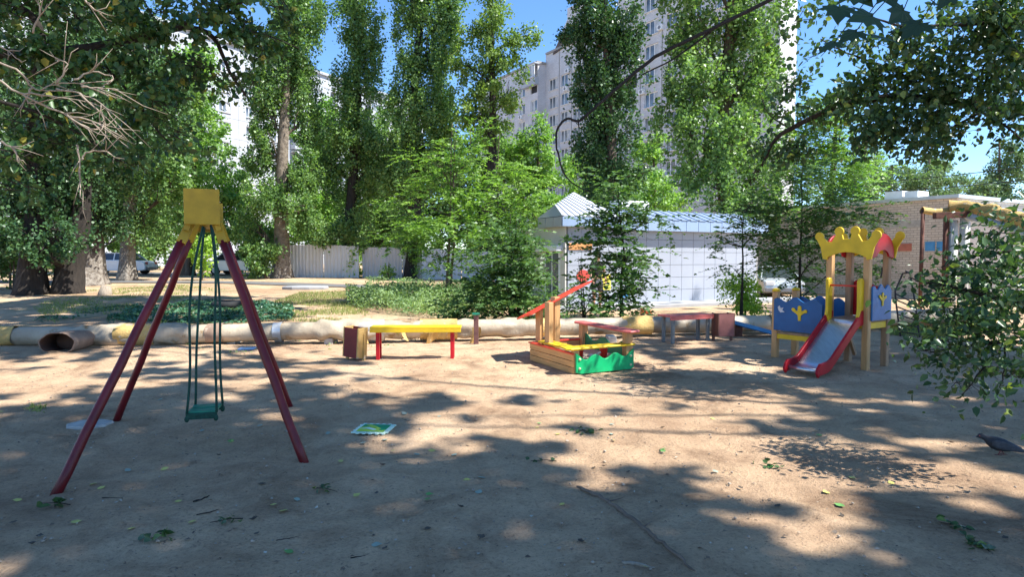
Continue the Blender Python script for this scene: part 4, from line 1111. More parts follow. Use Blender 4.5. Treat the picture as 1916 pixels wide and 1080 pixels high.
# ------------------------------------------------------------ cars
def car(label, c, rz, paint, s=1.0):
    T = thing('parked_car', label, 'car', c, rz, 'cars parked beyond the yard')
    L, W, H = 4.3 * s, 1.72 * s, 1.45 * s
    side = [(-2.15, .32), (-2.12, .62), (-2.0, .82), (-1.2, .93), (-.45, .98), (.95, .97), (1.75, .92), (2.08, .8), (2.15, .5), (2.1, .3), (1.75, .24), (-1.75, .24)]
    mb = MB(); n = len(side); vs = []
    for y, k in ((-W / 2, .93), (-W / 2 + .07, 1), (W / 2 - .07, 1), (W / 2, .93)):
        for x, z in side: vs.append((x * s * (.985 if k < 1 else 1), y, (.6 + (z - .6) * k) * s))
    fs = [tuple(range(n)), tuple(3 * n + i for i in reversed(range(n)))]
    for l in range(3):
        for i in range(n): fs.append((l * n + (i + 1) % n, l * n + i, (l + 1) * n + i, (l + 1) * n + (i + 1) % n))
    mb.add(vs, fs, False); body = mb.build('body', paint, T, False, .03)
    def cabin(mb, inset, z1, shrink):
        b0 = [(-1.3, .94), (1.45, .95)]; t0 = [(-.55, z1), (.85, z1)]
        y0, y1 = W / 2 - .06 - inset, W / 2 - .26 - inset
        vs = [(b0[0][0] + shrink, -y0, b0[0][1]), (b0[1][0] - shrink, -y0, b0[1][1]), (b0[1][0] - shrink, y0, b0[1][1]), (b0[0][0] + shrink, y0, b0[0][1]),
              (t0[0][0], -y1, z1), (t0[1][0], -y1, z1), (t0[1][0], y1, z1), (t0[0][0], y1, z1)]
        vs = [(x * s, y, z * s) for x, y, z in vs]
        mb.add(vs, [(0, 1, 5, 4), (1, 2, 6, 5), (2, 3, 7, 6), (3, 0, 4, 7), (4, 5, 6, 7)])
    mb = MB(); cabin(mb, 0, 1.40, 0); mb.build('windows', M['car_glass'], T, False)
    mb = MB()
    mb.box((.15 * s, 0, 1.42 * s), (1.5 * s, W - .5, .05))
    for sy in (-1, 1):
        y0, y1 = sy * (W / 2 - .055), sy * (W / 2 - .255)
        for xa, xb in ((-1.3, -.57), (.12, .12), (1.45, .87)):
            mb.beam((xa * s, y0, .94 * s), (xb * s, y1, 1.41 * s), .07, .05, (0, 1, 0))
    mb.build('roof', paint, T, False, .012)
    for x in (-1.35, 1.3):
        for sy in (-1, 1):
            c_ = Vector((x * s, sy * (W / 2 - .08), .31 * s)); mb = MB(); mb.tube([c_ - Vector((0, .09, 0)), c_ + Vector((0, .09, 0))], .31 * s, 22); wt = mb.build('wheel', M['black'], T, False)
            mb = MB(); mb.tube([c_ + Vector((0, .095 * sy, 0)), c_ + Vector((0, .1 * sy, 0))], .19 * s, 16); mb.build('rim', M['zinc'], wt, False)
    for sy in (-1, 1):
        mb = MB(); mb.box((-2.1 * s, sy * .62 * s, .7 * s), (.12, .32, .14)); mb.build('headlight', M['white'], T, False, .02)
        mb = MB(); mb.box((2.1 * s, sy * .64 * s, .76 * s), (.1, .26, .16)); mb.build('tail_light', M['sign_red'], T, False, .02)
        mb = MB(); mb.box((-.95 * s, sy * (W / 2 + .07), 1.0 * s), (.12, .16, .12)); mb.build('mirror', paint, T, False, .02)
    for x in (-2.16, 2.16):
        mb = MB(); mb.box((x * s, 0, .42 * s), (.08, 1.5, .16)); mb.build('bumper', M['grey'], T, False, .02)
    return T
p = pix(450, 500, 42.5); car('silver hatchback parked sideways between the tree trunks', (p.x, p.y, float(gz(p.x, p.y)) + .02), R(176), M['car_silver'])
p = pix(222, 500, 42.8); car('white car with only its rear showing left of the swing', (p.x, p.y, float(gz(p.x, p.y)) + .02), R(4), M['car_white'])
p = pix(1444, 560, 27); car('pale blue-white car half hidden behind the young trees', (p.x, p.y, float(gz(p.x, p.y)) - .05), R(82), M['car_silver'], .9)

# ------------------------------------------------------------ loose things on the ground
p = gpix(572, 541); mb = MB(); mb.prism([(-.9, -.3), (-.4, -.55), (.3, -.5), (.85, -.3), (.95, .1), (.5, .45), (-.2, .5), (-.8, .25)], p + Z3 * .05, (1, 0, 0), (0, 1, 0), Z3, .16, .04)
tag(mb.build('stone_slab', M['slabc']), 'flat whitish concrete slab lying by the grey path', 'slab')
p = gpix(430, 577); T = thing('rubber_tyre', 'flat black tyre half buried in the ivy patch', 'tyre', p)
mb = MB(); pts = [p + Vector((.42 * math.cos(a), .42 * math.sin(a), .12)) for a in np.linspace(0, 2 * math.pi, 25)]; mb.tube(pts, .11, 10, False); mb.build('tread', M['black'], T)
p = gpix(1208, 592); T = thing('toy_truck', 'small orange toy lying at the kiosk apron edge', 'toy', p)
mb = MB(); mb.box(p + Vector((0, 0, .1)), (.3, .16, .09)); mb.box(p + Vector((-.08, 0, .18)), (.11, .14, .09)); mb.build('toy_body', pm('orange_red_plastic', (.62, .12, .05), .1, 5, .4), T, bevel=.01)
for dx in (-.09, .09):
    mb = MB(); mb.tube([p + Vector((dx, -.09, .05)), p + Vector((dx, .09, .05))], .045, 12); mb.build('wheel', M['black'], T)
p = gpix(197, 552); mb = MB(); mb.tube([p - Z3 * .1, p + Z3 * .1, p + Z3 * .34 + Vector((.05, 0, 0))], [.3, .22, .17], 12)
tag(mb.build('tree_stump', M['deadwood']), 'low splintered stump between the two whitewashed trunks', 'stump')
def stick(label, pp, r0, cat='stick', mat='bark', sub=()):
    pts = [gpix(*q) + Z3 * r0 * .6 for q in pp]; fine_ = []
    for a, b_ in zip(pts[:-1], pts[1:]):
        for i in range(5): q = a.lerp(b_, i / 5); fine_.append(q + Vector((rnd.uniform(-1, 1), rnd.uniform(-1, 1), 0)) * r0 * .7)
    fine_.append(pts[-1]); n = len(fine_)
    mb = MB(); mb.tube(fine_, [r0 * (.35 + .65 * math.sin(math.pi * min(1, (i + 1.5) / n) ** .8) ** .6) * rnd.uniform(.85, 1.15) for i in range(n)], 8)
    for a, b_ in sub: mb.tube([gpix(*a) + Z3 * r0, gpix(*b_) + Z3 * r0 * 1.2], [r0 * .4, r0 * .15], 5)
    return tag(mb.build('tree_root' if cat == 'root' else 'twig', M[mat]), label, cat)
stick('long exposed root crossing the foreground earth', [(1078, 919), (1120, 938), (1160, 965), (1195, 992), (1225, 1018), (1262, 1050), (1300, 1085)], .0135, 'root', 'root', (((1140, 950), (1165, 944)), ((1205, 1000), (1220, 990))))
stick('short dead stick at the bottom edge below the long root', [(1165, 1068), (1195, 1071), (1225, 1078)], .011, mat='deadwood')
stick('thin curved twig at the lower left of the foam mat', [(655, 1058), (680, 1055), (694, 1048)], .005, mat='barkd')
stick('thin straight twig below the swing seat', [(368, 973), (392, 968), (410, 962)], .004, mat='barkd')
stick('dark twig right of the curled leaves', [(518, 1023), (540, 1020), (566, 1014)], .004, mat='barkd')
stick('knobbly brown twig in front of the swing', [(362, 948), (378, 944), (392, 936)], .007, mat='barkd')
stick('forked twig beside the left front swing leg', [(192, 940), (228, 941), (242, 928)], .004, mat='barkd', sub=(((229, 940), (229, 948)),))

# ------------------------------------------------------------ pigeon
p = gpix(1873, 857)
T = thing('pigeon', 'dark pigeon walking on the shaded earth at the right edge', 'bird', p, R(-22))
def loft(mb, rings, n=14):
    vs = []
    for (x, z, ry, rz_) in rings: vs += [(x, ry * math.cos(2 * math.pi * k / n), z + rz_ * math.sin(2 * math.pi * k / n)) for k in range(n)]
    m_ = len(rings); fs = [((i + 1) * n + k, (i + 1) * n + (k + 1) % n, i * n + (k + 1) % n, i * n + k) for i in range(m_ - 1) for k in range(n)]
    fs += [tuple(range(n)), tuple((m_ - 1) * n + k for k in reversed(range(n)))]
    mb.add(vs, fs, True)
mb = MB(); loft(mb, [(-.178, .132, .003, .003), (-.165, .136, .008, .008), (-.152, .142, .02, .02), (-.135, .143, .024, .024), (-.118, .133, .024, .026), (-.1, .115, .032, .036), (-.07, .098, .048, .05), (-.03, .09, .056, .056), (.02, .083, .052, .05), (.07, .074, .038, .034), (.11, .064, .026, .018), (.16, .05, .024, .007), (.2, .04, .02, .004)])
pg = pm('dark_plumage', (.028, .03, .036), .35, 30, .6); mb.build('body', pg, T, False)
mb = MB(); mb.tube([(-.176, 0, .133), (-.2, 0, .126)], [.006, .001], 6); mb.build('beak', M['grey'], T, False)
for sy in (-1, 1):
    mb = MB(); loft(mb, [(-.075, .1, .004, .02), (-.04, .098, .008, .038), (.02, .088, .008, .036), (.08, .074, .006, .024), (.15, .056, .003, .008)]); w_ = mb.build('wing', pm('wing_plumage', (.05, .052, .06), .4, 40, .6), T, False); w_.location = (0, sy * .05, 0)
    mb = MB(); mb.ball((-.153, sy * .018, .147), .004, 8, 6); mb.build('eye', M['sign_red'], T, False)
    mb = MB(); dx = .025 * sy
    mb.tube([(-.005, sy * .02, .05), (.0 + dx, sy * .02, .006)], [.007, .0035], 6)
    for a in (-.5, 0, .5, math.pi): mb.tube([(dx, sy * .02, .005), (dx - .025 * math.cos(a), sy * .02 + .025 * math.sin(a), .003)], [.003, .0015], 5)
    mb.build('leg', pm('bird_leg', (.25, .08, .07), .1, 5, .6), T, False)

# ------------------------------------------------------------ person standing at the kiosk
pb_ = Vector((2.52, 18.95, .02))
PE = thing('person', 'person in black shirt and dark shorts standing by the yellow poster', 'person', pb_, R(25))
def skinned(name, verts, edges, mat, parent, sub=2, grow=0.0):
    me = bpy.data.meshes.new(name); me.from_pydata([v[0] for v in verts], edges, []); me.update(); me.materials.append(mat)
    o = bpy.data.objects.new(name, me); COL.objects.link(o); o.parent = parent
    sk = o.modifiers.new('skin', 'SKIN'); sk.use_smooth_shade = True
    for i, v in enumerate(verts):
        r_ = v[1] if hasattr(v[1], '__len__') else (v[1], v[1]); me.skin_vertices[0].data[i].radius = (r_[0] + grow, r_[1] + grow)
        me.skin_vertices[0].data[i].use_root = (i == 0)
    s2 = o.modifiers.new('sub', 'SUBSURF'); s2.levels = sub; s2.render_levels = sub
    return o
bv = [((0, 0, .95), (.15, .11)), ((0, 0, 1.12), (.13, .095)), ((0, 0, 1.32), (.16, .105)), ((0, 0, 1.43), (.12, .08)), ((0, -.005, 1.5), (.055, .055)), ((0, -.02, 1.6), (.075, .09)), ((0, -.02, 1.7), (.065, .08)),
      ((-.18, 0, 1.40), (.05, .05)), ((-.25, .01, 1.14), (.04, .04)), ((-.24, -.12, .93), (.03, .03)), ((-.23, -.16, .87), (.03, .018)),
      ((.18, 0, 1.40), (.05, .05)), ((.25, .01, 1.14), (.04, .04)), ((.22, -.1, .95), (.03, .03)), ((.21, -.14, .89), (.03, .018)),
      ((-.1, 0, .86), (.085, .09)), ((-.11, -.01, .5), (.055, .06)), ((-.11, .02, .1), (.036, .04)), ((-.12, -.12, .035), (.04, .03)),
      ((.1, 0, .86), (.085, .09)), ((.12, .02, .5), (.055, .06)), ((.13, .05, .1), (.036, .04)), ((.14, -.08, .035), (.04, .03))]
be = [(0, 1), (1, 2), (2, 3), (3, 4), (4, 5), (5, 6), (2, 7), (7, 8), (8, 9), (9, 10), (2, 11), (11, 12), (12, 13), (13, 14), (0, 15), (15, 16), (16, 17), (17, 18), (0, 19), (19, 20), (20, 21), (21, 22)]
body = skinned('body', bv, be, M['skin'], PE)
for sx, hx, hy in ((-1, -.23, -.16), (1, .21, -.14)):
    for k in range(4):
        x = hx - .022 + .0145 * k
        L_f = (.06, .07, .067, .052)[k]
        skinned('finger', [((x, hy, .87), .0085), ((x, hy - .012, .87 - L_f * .55), .008), ((x, hy - .004, .87 - L_f), .007)], [(0, 1), (1, 2)], M['skin'], body, 1)
    skinned('thumb', [((hx - sx * .02, hy - .005, .9), .009), ((hx - sx * .042, hy - .015, .872), .008), ((hx - sx * .04, hy - .02, .848), .007)], [(0, 1), (1, 2)], M['skin'], body, 1)
skinned('t_shirt', [((0, 0, .98), (.165, .12)), ((0, 0, 1.12), (.15, .115)), ((0, 0, 1.32), (.175, .12)), ((0, 0, 1.43), (.13, .09)), ((-.18, 0, 1.40), (.07, .07)), ((-.225, .005, 1.24), (.065, .065)), ((.18, 0, 1.40), (.07, .07)), ((.225, .005, 1.24), (.065, .065))],
        [(0, 1), (1, 2), (2, 3), (2, 4), (4, 5), (2, 6), (6, 7)], M['cloth'], PE)
skinned('shorts', [((0, 0, .98), (.168, .125)), ((0, 0, .9), (.16, .12)), ((-.1, 0, .8), (.1, .1)), ((-.11, -.005, .55), (.088, .088)), ((.1, 0, .8), (.1, .1)), ((.12, .015, .55), (.088, .088))], [(0, 1), (1, 2), (2, 3), (1, 4), (4, 5)], M['mauve'], PE)
mb = MB(); mb.ball((0, .0, 1.685), .1, 14, 10, (.95, 1.05, .95)); mb.build('hair', M['hair'], PE, False)
mb = MB(); mb.ball((0, -.105, 1.62), .016, 8, 6, (.8, 1.3, 1.3)); mb.build('nose', M['skin'], PE, False)
for sx in (-1, 1):
    mb = MB(); mb.ball((sx * .032, -.098, 1.648), .011, 8, 6); mb.build('eye', M['white'], PE, False)
    mb = MB(); mb.ball((sx * .082, -.01, 1.62), .024, 8, 6, (.35, .7, 1)); mb.build('ear', M['skin'], PE, False)
mb = MB(); mb.ball((0, -.102, 1.575), .022, 8, 6, (1, .35, .28)); mb.build('mouth', M['plastic_red'], PE, False)
for sx, y in ((-.115, -.05), (.135, -.01)):
    mb = MB(); mb.ball((sx, y, .045), .06, 12, 8, (.85, 2.0, .8)); mb.build('shoe', M['white'], PE, False)
# ------------------------------------------------------------ vegetation
LM = {
 'poplar': leafmat('poplar_leaves', (.05, .105, .04), (.16, .25, .09), .34, rough=.34),
 'poplard': leafmat('dark_poplar_leaves', (.018, .05, .022), (.065, .125, .05), .2, rough=.38),
 'yg': leafmat('yellow_green_leaves', (.07, .13, .03), (.17, .24, .07), .35),
 'elm': leafmat('elm_leaves', (.055, .12, .025), (.16, .26, .06), .38),
 'elmd': leafmat('elm_leaves_painted_shade', (.03, .075, .025), (.085, .15, .045), .3),  # elm colour darkened, with shade painted into it
 'pale': leafmat('pale_green_leaves', (.08, .17, .045), (.19, .3, .08), .36),
 'lime': leafmat('lime_leaves', (.12, .22, .03), (.28, .4, .07), .4),
 'maple': leafmat('maple_leaves', (.014, .04, .015), (.05, .1, .03), .22, (.2, .19, .04), rough=.4),
 'near': leafmat('broad_dark_leaves', (.018, .045, .02), (.055, .1, .038), .24, (.18, .22, .05), rough=.35),
 'ivy': leafmat('ivy_leaves', (.02, .07, .035), (.07, .15, .09), .15, rough=.35),
 'herb': leafmat('weedy_herb_leaves', (.07, .13, .05), (.22, .3, .15), .3),
 'grass': leafmat('grass_blades', (.1, .13, .035), (.24, .27, .1), .3),
 'close': leafmat('close_silhouette_leaves', (.012, .03, .015), (.02, .045, .02), .06, rough=.6),  # near-black tone paints the silhouette look into the leaf colour
 'far': leafmat('far_grey_green_leaves', (.06, .11, .06), (.13, .19, .11), .3),
}

def rdir(n):
    v = NR.normal(size=(n, 3)); return nrm(v)

def blob_leaves(c, r, n, L, W, style, upness=.35, clump=None):
    """leaf positions, directions, normals in an ellipsoid of clumps"""
    c = np.array(c); r = np.array(r)
    cl = clump or max(.2, .26 * float(min(r)) ** .6 + .1)
    nc = max(7, int(n / 85))
    d = rdir(nc); rad = NR.random(nc) ** .42
    wob = 1.02 + .42 * (vnoise(d[:, 0] * 2.2 + c[0], d[:, 2] * 2.6 + c[2], 21) - .5) * 2
    C = c + d * (rad * wob)[:, None] * r
    per = NR.integers(0, nc, n)
    if style == 'poplar': s = np.array([cl * .7, cl * .7, cl * 1.35])
    elif style == 'elm': s = np.array([cl * 1.3, cl * 1.3, cl * .7])
    else: s = np.array([cl, cl, cl * .8])
    if style == 'elm':
        # flat sprays: twigs with two ranks of leaves
        k = 14; nt = max(4, n // k)
        per = NR.integers(0, nc, nt)
        out = nrm((C[per] - c) / r + NR.normal(size=(nt, 3)) * .5); out[:, 2] = out[:, 2] * .35 + .1; out = nrm(out)
        T0 = C[per] + NR.normal(size=(nt, 3)) * s * .62
        tl = (L * 5) * NR.uniform(.6, 1.3, nt)
        t_ = np.tile(np.linspace(.08, 1, k), nt); i = np.repeat(np.arange(nt), k)
        P = T0[i] + out[i] * (t_ * tl[i])[:, None]; P[:, 2] -= .25 * t_ ** 2 * tl[i]
        side = nrm(np.cross(out, np.array([0, 0, 1.0]))); sg = np.where(np.arange(nt * k) % 2 == 0, 1, -1)[:, None]
        D = nrm(out[i] * .6 + side[i] * sg + NR.normal(size=(nt * k, 3)) * .15)
        N = nrm(np.array([0, -.25, 1.0]) + NR.normal(size=(nt * k, 3)) * .6)
        return P, D, N
    P = C[per] + NR.normal(size=(n, 3)) * s * (.38 + .3 * NR.random((nc, 1))[per])
    out = nrm((P - c) / r)
    D = nrm(NR.normal(size=(n, 3)) * .8 + out * .5 + np.array([0, 0, -.45 if style != 'poplar' else .1]))
    N = nrm(NR.normal(size=(n, 3)) * .7 + np.array([0, 0, upness]) + out * .45)
    return P, D, N

LK, RK = 2.3, 1.13
def crown_mesh(name, blobs, L, W, lai, mat, parent, style='poplar', fine=False, extra=None):
    lai = lai * LK; blobs = [(c, tuple(x * (1.0 if style == 'poplar' else RK) for x in r)) for c, r in blobs]
    Ps, Ds, Ns = [], [], []
    for (c, r) in blobs:
        area = math.pi * r[0] * r[2]
        n = int(lai * area / (.5 * L * W))
        P, D, N = blob_leaves(c, r, max(n, 60), L, W, style)
        Ps.append(P); Ds.append(D); Ns.append(N)
    if extra is not None: Ps.append(extra[0]); Ds.append(extra[1]); Ns.append(extra[2])
    P = np.concatenate(Ps); D = np.concatenate(Ds); N = np.concatenate(Ns)
    k = NR.uniform(.45, 1.3, len(P))
    V, Fq = leaf_arrays(P, D, N, L * k, W * k, fine)
    return np_mesh(name, V, Fq, mat, parent)

NLEAF = [0]
def limb(mb, a, b, r0, r1, bend=.12, n=7, seg=7):
    a = Vector(a); b = Vector(b); d = b - a; L = d.length
    off = Vector((rnd.uniform(-1, 1), rnd.uniform(-1, 1), rnd.uniform(0, 1))) * L * bend
    pts = []
    for i in range(n + 1):
        s_ = i / n; p = a.lerp(b, s_) + off * math.sin(math.pi * s_)
        p += Vector((rnd.uniform(-1, 1), rnd.uniform(-1, 1), rnd.uniform(-1, 1))) * L * .012
        pts.append(p)
    mb.tube(pts, [r0 + (r1 - r0) * (i / n) ** .8 for i in range(n + 1)], seg)
    return pts

def tree(name, label, base, D, tr, top, blobs, L, W, lai, lm, bark='bark', style='poplar', group=None, fine=False, depthk=1.0, cat='tree', whitewash=0, twigs=2, flare=1.5, stems=1, world_blobs=None):
    """base: picture x of the foot (y follows from the ground) at distance D; top: picture point of the trunk tip"""
    bp_ = pix(base, 500, D); b0 = G(bp_.x, bp_.y, -.15)
    T = thing(name, label, cat, (b0.x, b0.y, b0.z + .15), 0, group)
    tp = pix(top[0], top[1], D)
    WB = []
    for bl in (blobs or []):
        px_, py_, dd, rx, ry = bl[:5]
        c = pix(px_, py_, dd); k = dd / F
        WB.append((tuple(c), (rx * k, (bl[5] if len(bl) > 5 else min(rx * k * depthk, 6)), ry * k)))
    WB += (world_blobs or [])
    mb = MB()
    trunks = []
    for s_ in range(stems):
        off = Vector(((s_ - (stems - 1) / 2) * tr * 1.6, (s_ % 2) * tr, 0))
        n = 12; pts = []
        wob = [rnd.uniform(-1, 1) for _ in range(4)]
        tps = tp + off * 1.2
        for i in range(n + 1):
            u = i / n; p = (b0 + off).lerp(tps, u)
            p += Vector((math.sin(u * 5 + wob[0]) * wob[1], math.sin(u * 4 + wob[2]) * wob[3], 0)) * (tr * 1.2 if tr > .15 else .16) * math.sin(math.pi * u)
            pts.append(p)
        rad = [tr * ((1 - u * .85) + (flare - 1) * math.exp(-u * (tp.z - b0.z) * 1.3)) / (stems ** .5) for u in [i / n for i in range(n + 1)]]
        # denser rings near the foot for the root flare
        P2, R2 = [], []
        for q in (0, .3, .7, 1.2):
            u = min(.9, q / max(.5, (tps - b0).length)); P2.append((b0 + off).lerp(tps, u)); R2.append(tr * ((1 - u * .85) + (flare - 1) * math.exp(-q * 1.3)) / (stems ** .5))
        kk = next((i for i in range(n + 1) if (pts[i] - b0).length > 1.6), 1)
        pts = P2 + pts[kk:]; rad = R2 + rad[kk:]
        mb.tube(pts, rad, 22 if tr > .15 else 9); trunks.append(pts)
    trunk = mb.build('trunk', (M['ww_bark'] if bark == 'bark' else M['ww_dark']) if whitewash else M[bark], T)
    # crinkle the bark outline
    me = trunk.data
    co = np.empty(len(me.vertices) * 3, np.float32); me.vertices.foreach_get('co', co); co = co.reshape(-1, 3)
    th = np.arctan2(co[:, 1], co[:, 0]); zz = np.maximum(co[:, 2], 0); ph_ = rnd.uniform(0, 6)
    if tr > .15:
        kf = 1 + (.24 * np.cos(5 * th + ph_) + .12 * np.cos(3 * th + 2 * ph_)) * np.exp(-zz * 1.1) + .05 * np.cos(7 * th + zz)
        co[:, 0] *= kf; co[:, 1] *= kf
    co += (NR.random(co.shape).astype(np.float32) - .5) * tr * .16 * np.array([1, 1, 0], np.float32); me.vertices.foreach_set('co', co.ravel())
    mb = MB()
    for c, r in WB:
        c = Vector(c); P = rnd.choice(trunks)
        best = min(P[1:], key=lambda p: abs(p.z - (c.z - max(r[2] * .9, .4 * (p - c).xy.length))))
        rr = max(.02, tr * .35 * (1 - .5 * (best.z - b0.z) / max(1, tp.z - b0.z)))
        pts = limb(mb, best, c, rr, rr * .35)
        for _ in range(twigs * 3):
            d = Vector(tuple(rdir(1)[0])); e = c + Vector((d.x * r[0], d.y * r[1], abs(d.z) * r[2])) * .85
            limb(mb, pts[rnd.randint(2, len(pts) - 1)], e, rr * .4, rr * .08, .1, 5, 5)
    mb.build('limbs', M[bark], T)
    cr = crown_mesh('crown', WB, L, W, lai, LM[lm], T, style, fine)
    NLEAF[0] += len(cr.data.polygons)
    return T

PG = 'tall columnar poplars beyond the path'
tree('poplar_tree', 'tall poplar with whitewashed foot and pale peeling trunk left of the fence', 526, 36, .42, (545, -120), [
    (550, -50, 36, 52, 90), (560, 45, 36, 46, 70), (520, 95, 36, 48, 55), (550, 150, 36.5, 50, 55), (500, 190, 36, 36, 60), (572, 230, 36.5, 22, 60), (492, 280, 36, 30, 60), (570, 330, 36, 30, 45), (500, 370, 35.5, 38, 40), (560, 400, 35, 38, 36), (478, 430, 36.5, 34, 36)],
    .14, .125, 3.3, 'poplar', 'bark', group=PG, whitewash=2.2)
tree('poplar_tree', 'slender poplar with a dark bare lower trunk rising behind the fence gap', 648, 37.5, .33, (672, -140), [
    (672, -60, 37.5, 36, 80), (668, 30, 37.5, 44, 52), (685, 100, 37.5, 40, 50), (665, 165, 37.5, 44, 52), (655, 240, 37.5, 46, 50), (690, 290, 37.5, 42, 50), (620, 310, 38, 38, 50), (668, 370, 38.5, 44, 38), (630, 440, 37, 44, 26), (665, 430, 36.8, 30, 32)],
    .14, .125, 3.3, 'poplar', 'barkd', group=PG, twigs=2)
tree('poplar_tree', 'broad dense poplar with an ivy-clad foot, third from the left', 771, 36, .4, (800, -140), [
    (790, -70, 36, 56, 80), (772, 20, 36, 36, 60), (830, 30, 36, 42, 60), (805, 110, 36, 58, 60), (760, 190, 36, 42, 50), (822, 210, 36, 48, 60), (780, 270, 36, 58, 55), (840, 310, 36.5, 44, 50), (765, 340, 36, 46, 40), (725, 320, 36.5, 30, 60), (776, 470, 35.6, 20, 44), (772, 440, 35.6, 30, 30)],
    .14, .125, 3.4, 'poplar', 'barkd', group=PG)
tree('poplar_tree', 'yellow-green ragged poplar with spreading upper arms and sky gaps', 905, 34, .3, (925, -120), [
    (918, -50, 34, 26, 70), (925, 30, 34, 32, 46), (905, 80, 34, 34, 38), (965, 85, 34, 30, 26), (990, 65, 34, 14, 18), (935, 125, 34, 44, 32), (890, 150, 34, 24, 34), (865, 120, 34, 22, 24), (950, 180, 34, 36, 34), (880, 215, 34.5, 34, 46), (925, 235, 34.5, 36, 36)],
    .145, .12, 1.6, 'yg', 'barkd', style='round', group=PG)
tree('poplar_tree', 'narrow dark poplar standing before the tall brick block', 1140, 31, .36, (1128, -140), [
    (1128, -60, 31, 56, 80), (1130, 30, 31, 60, 50), (1085, 62, 31, 30, 36), (1165, 85, 31, 42, 44), (1122, 120, 31, 54, 40), (1150, 170, 31, 48, 50), (1098, 180, 31, 32, 40), (1135, 250, 31, 58, 50), (1120, 320, 31, 44, 48), (1155, 340, 31, 42, 46), (1130, 390, 31, 50, 34)],
    .145, .13, 3.4, 'poplard', 'bark', group=PG)
tree('broad_poplar_tree', 'big wide-crowned poplar towering over the right end of the kiosk', 1365, 27, .42, (1370, -160), [
    (1300, -50, 27, 60, 70), (1400, -40, 27, 70, 70), (1290, 60, 27, 52, 60), (1380, 60, 27, 66, 60), (1440, 120, 27, 34, 60), (1310, 150, 26.5, 62, 58), (1395, 170, 27, 60, 60), (1262, 190, 27, 34, 50), (1290, 250, 26.5, 62, 54), (1370, 270, 26, 66, 56), (1320, 330, 26, 62, 44), (1425, 320, 26.5, 44, 56), (1385, 385, 25.5, 52, 36), (1350, 420, 25, 34, 28), (1445, 400, 26, 34, 34)],
    .15, .13, 2.5, 'poplar', 'bark', twigs=2)
# left group
tree('old_poplar_tree', 'massive dark multi-stemmed tree at the far left with a dark trunk', 80, 24.5, .62, (110, -120), [
    (30, 455, 23.6, 46, 34), (130, 440, 23.8, 40, 34), (75, 470, 23.2, 30, 22), (50, 330, 24.5, 80, 60), (130, 300, 24.5, 60, 60), (40, 230, 24.5, 90, 60), (150, 210, 24.5, 80, 60), (20, 400, 24.5, 60, 46), (110, 390, 24.8, 50, 50), (70, 110, 24.5, 110, 70), (200, 110, 25, 80, 70), (60, -20, 24.5, 130, 80)],
    .13, .11, 2.0, 'poplard', 'barkd', flare=1.5, stems=2)
tree('old_poplar_tree', 'thick-trunked tree with a whitewashed flared foot, second from the left', 168, 29.5, .5, (190, -120), [
    (190, 340, 29.5, 56, 60), (235, 260, 29.5, 70, 60), (170, 420, 29.8, 44, 46), (280, 180, 29.5, 70, 70), (210, 60, 29.5, 90, 70), (215, 420, 29.5, 40, 40)],
    .14, .12, 2.0, 'poplard', 'barkd', flare=1.5, whitewash=1.5, stems=1)
tree('old_poplar_tree', 'slimmer tree with a whitewashed trunk just left of the swing', 236, 33, .36, (250, -100), [
    (262, 350, 33, 50, 60), (300, 280, 33, 50, 60), (280, 420, 33, 46, 34), (320, 360, 33, 40, 60), (330, 180, 33, 60, 70)],
    .16, .14, 1.8, 'poplar', 'bark', whitewash=2.6, flare=1.4)
tree('leafy_tree', 'sunlit bushy tree filling the gap above the swing', 350, 41, .35, (370, 60), [
    (330, 150, 41, 50, 70), (370, 140, 41, 36, 60), (375, 230, 41, 34, 60), (350, 250, 41, 60, 60), (310, 330, 41, 46, 60), (385, 330, 41, 56, 56), (420, 390, 40.5, 36, 44), (340, 410, 40, 60, 46), (410, 430, 40, 30, 26)],
    .18, .15, 2.2, 'pale', 'bark', style='round')
# understory beyond the fence
UG = 'leafy trees behind the fence'
und = [
 ('round bushy tree between the first two poplars', 595, 46, (590, 230), [(600, 260, 46, 46, 50), (585, 340, 46, 50, 56), (620, 400, 46, 60, 46), (560, 430, 45, 50, 40), (600, 215, 46, 30, 30)], 'pale'),
 ('dense tree behind the second and third poplars', 715, 47, (720, 240), [(715, 270, 47, 46, 50), (700, 350, 47, 60, 56), (740, 400, 46, 60, 50), (690, 430, 46, 60, 36), (728, 220, 47, 24, 34)], 'poplar'),
 ('pale rounded tree right of the ragged poplar', 1005, 40, (1005, 260), [(1000, 265, 40, 30, 40), (1020, 320, 40, 34, 50), (985, 350, 40, 50, 50), (1015, 400, 39, 40, 46), (960, 290, 41, 36, 40)], 'pale'),
 ('dark tree mass behind the elm shrubs', 880, 43, (880, 240), [(860, 300, 43, 60, 50), (930, 300, 43, 50, 46), (880, 390, 43, 70, 56), (960, 420, 42, 60, 50), (820, 380, 43, 56, 60)], 'poplard'),
 ('sunlit round tree between the dark poplar and the broad poplar', 1225, 42, (1222, 290), [(1215, 310, 42, 36, 40), (1240, 365, 42, 50, 46), (1195, 390, 41, 44, 40), (1222, 275, 42, 22, 26), (1090, 340, 44, 40, 50), (1075, 400, 43, 50, 40)], 'pale'),
 ('leafy tree filling the background behind the old trunks at far left', 120, 47, (120, 120), [(60, 200, 47, 90, 80), (180, 230, 47, 90, 80), (60, 340, 47, 90, 70), (180, 370, 46, 80, 60), (270, 300, 47, 70, 90), (20, 430, 46, 80, 40), (260, 430, 46, 60, 30)], 'poplar'),
 ('low dark tree left of the first poplar', 480, 42, (475, 400), [(470, 455, 40, 46, 34), (500, 470, 40, 34, 40), (445, 400, 42, 34, 50), (455, 340, 43, 26, 40)], 'poplar'),
]
for lb, bx_, D_, tp_, bl, lm in und:
    tree('leafy_tree', lb, bx_, D_, .25, tp_, bl, .2, .17, 2.1, lm, 'bark', style='round', group=UG, twigs=1)
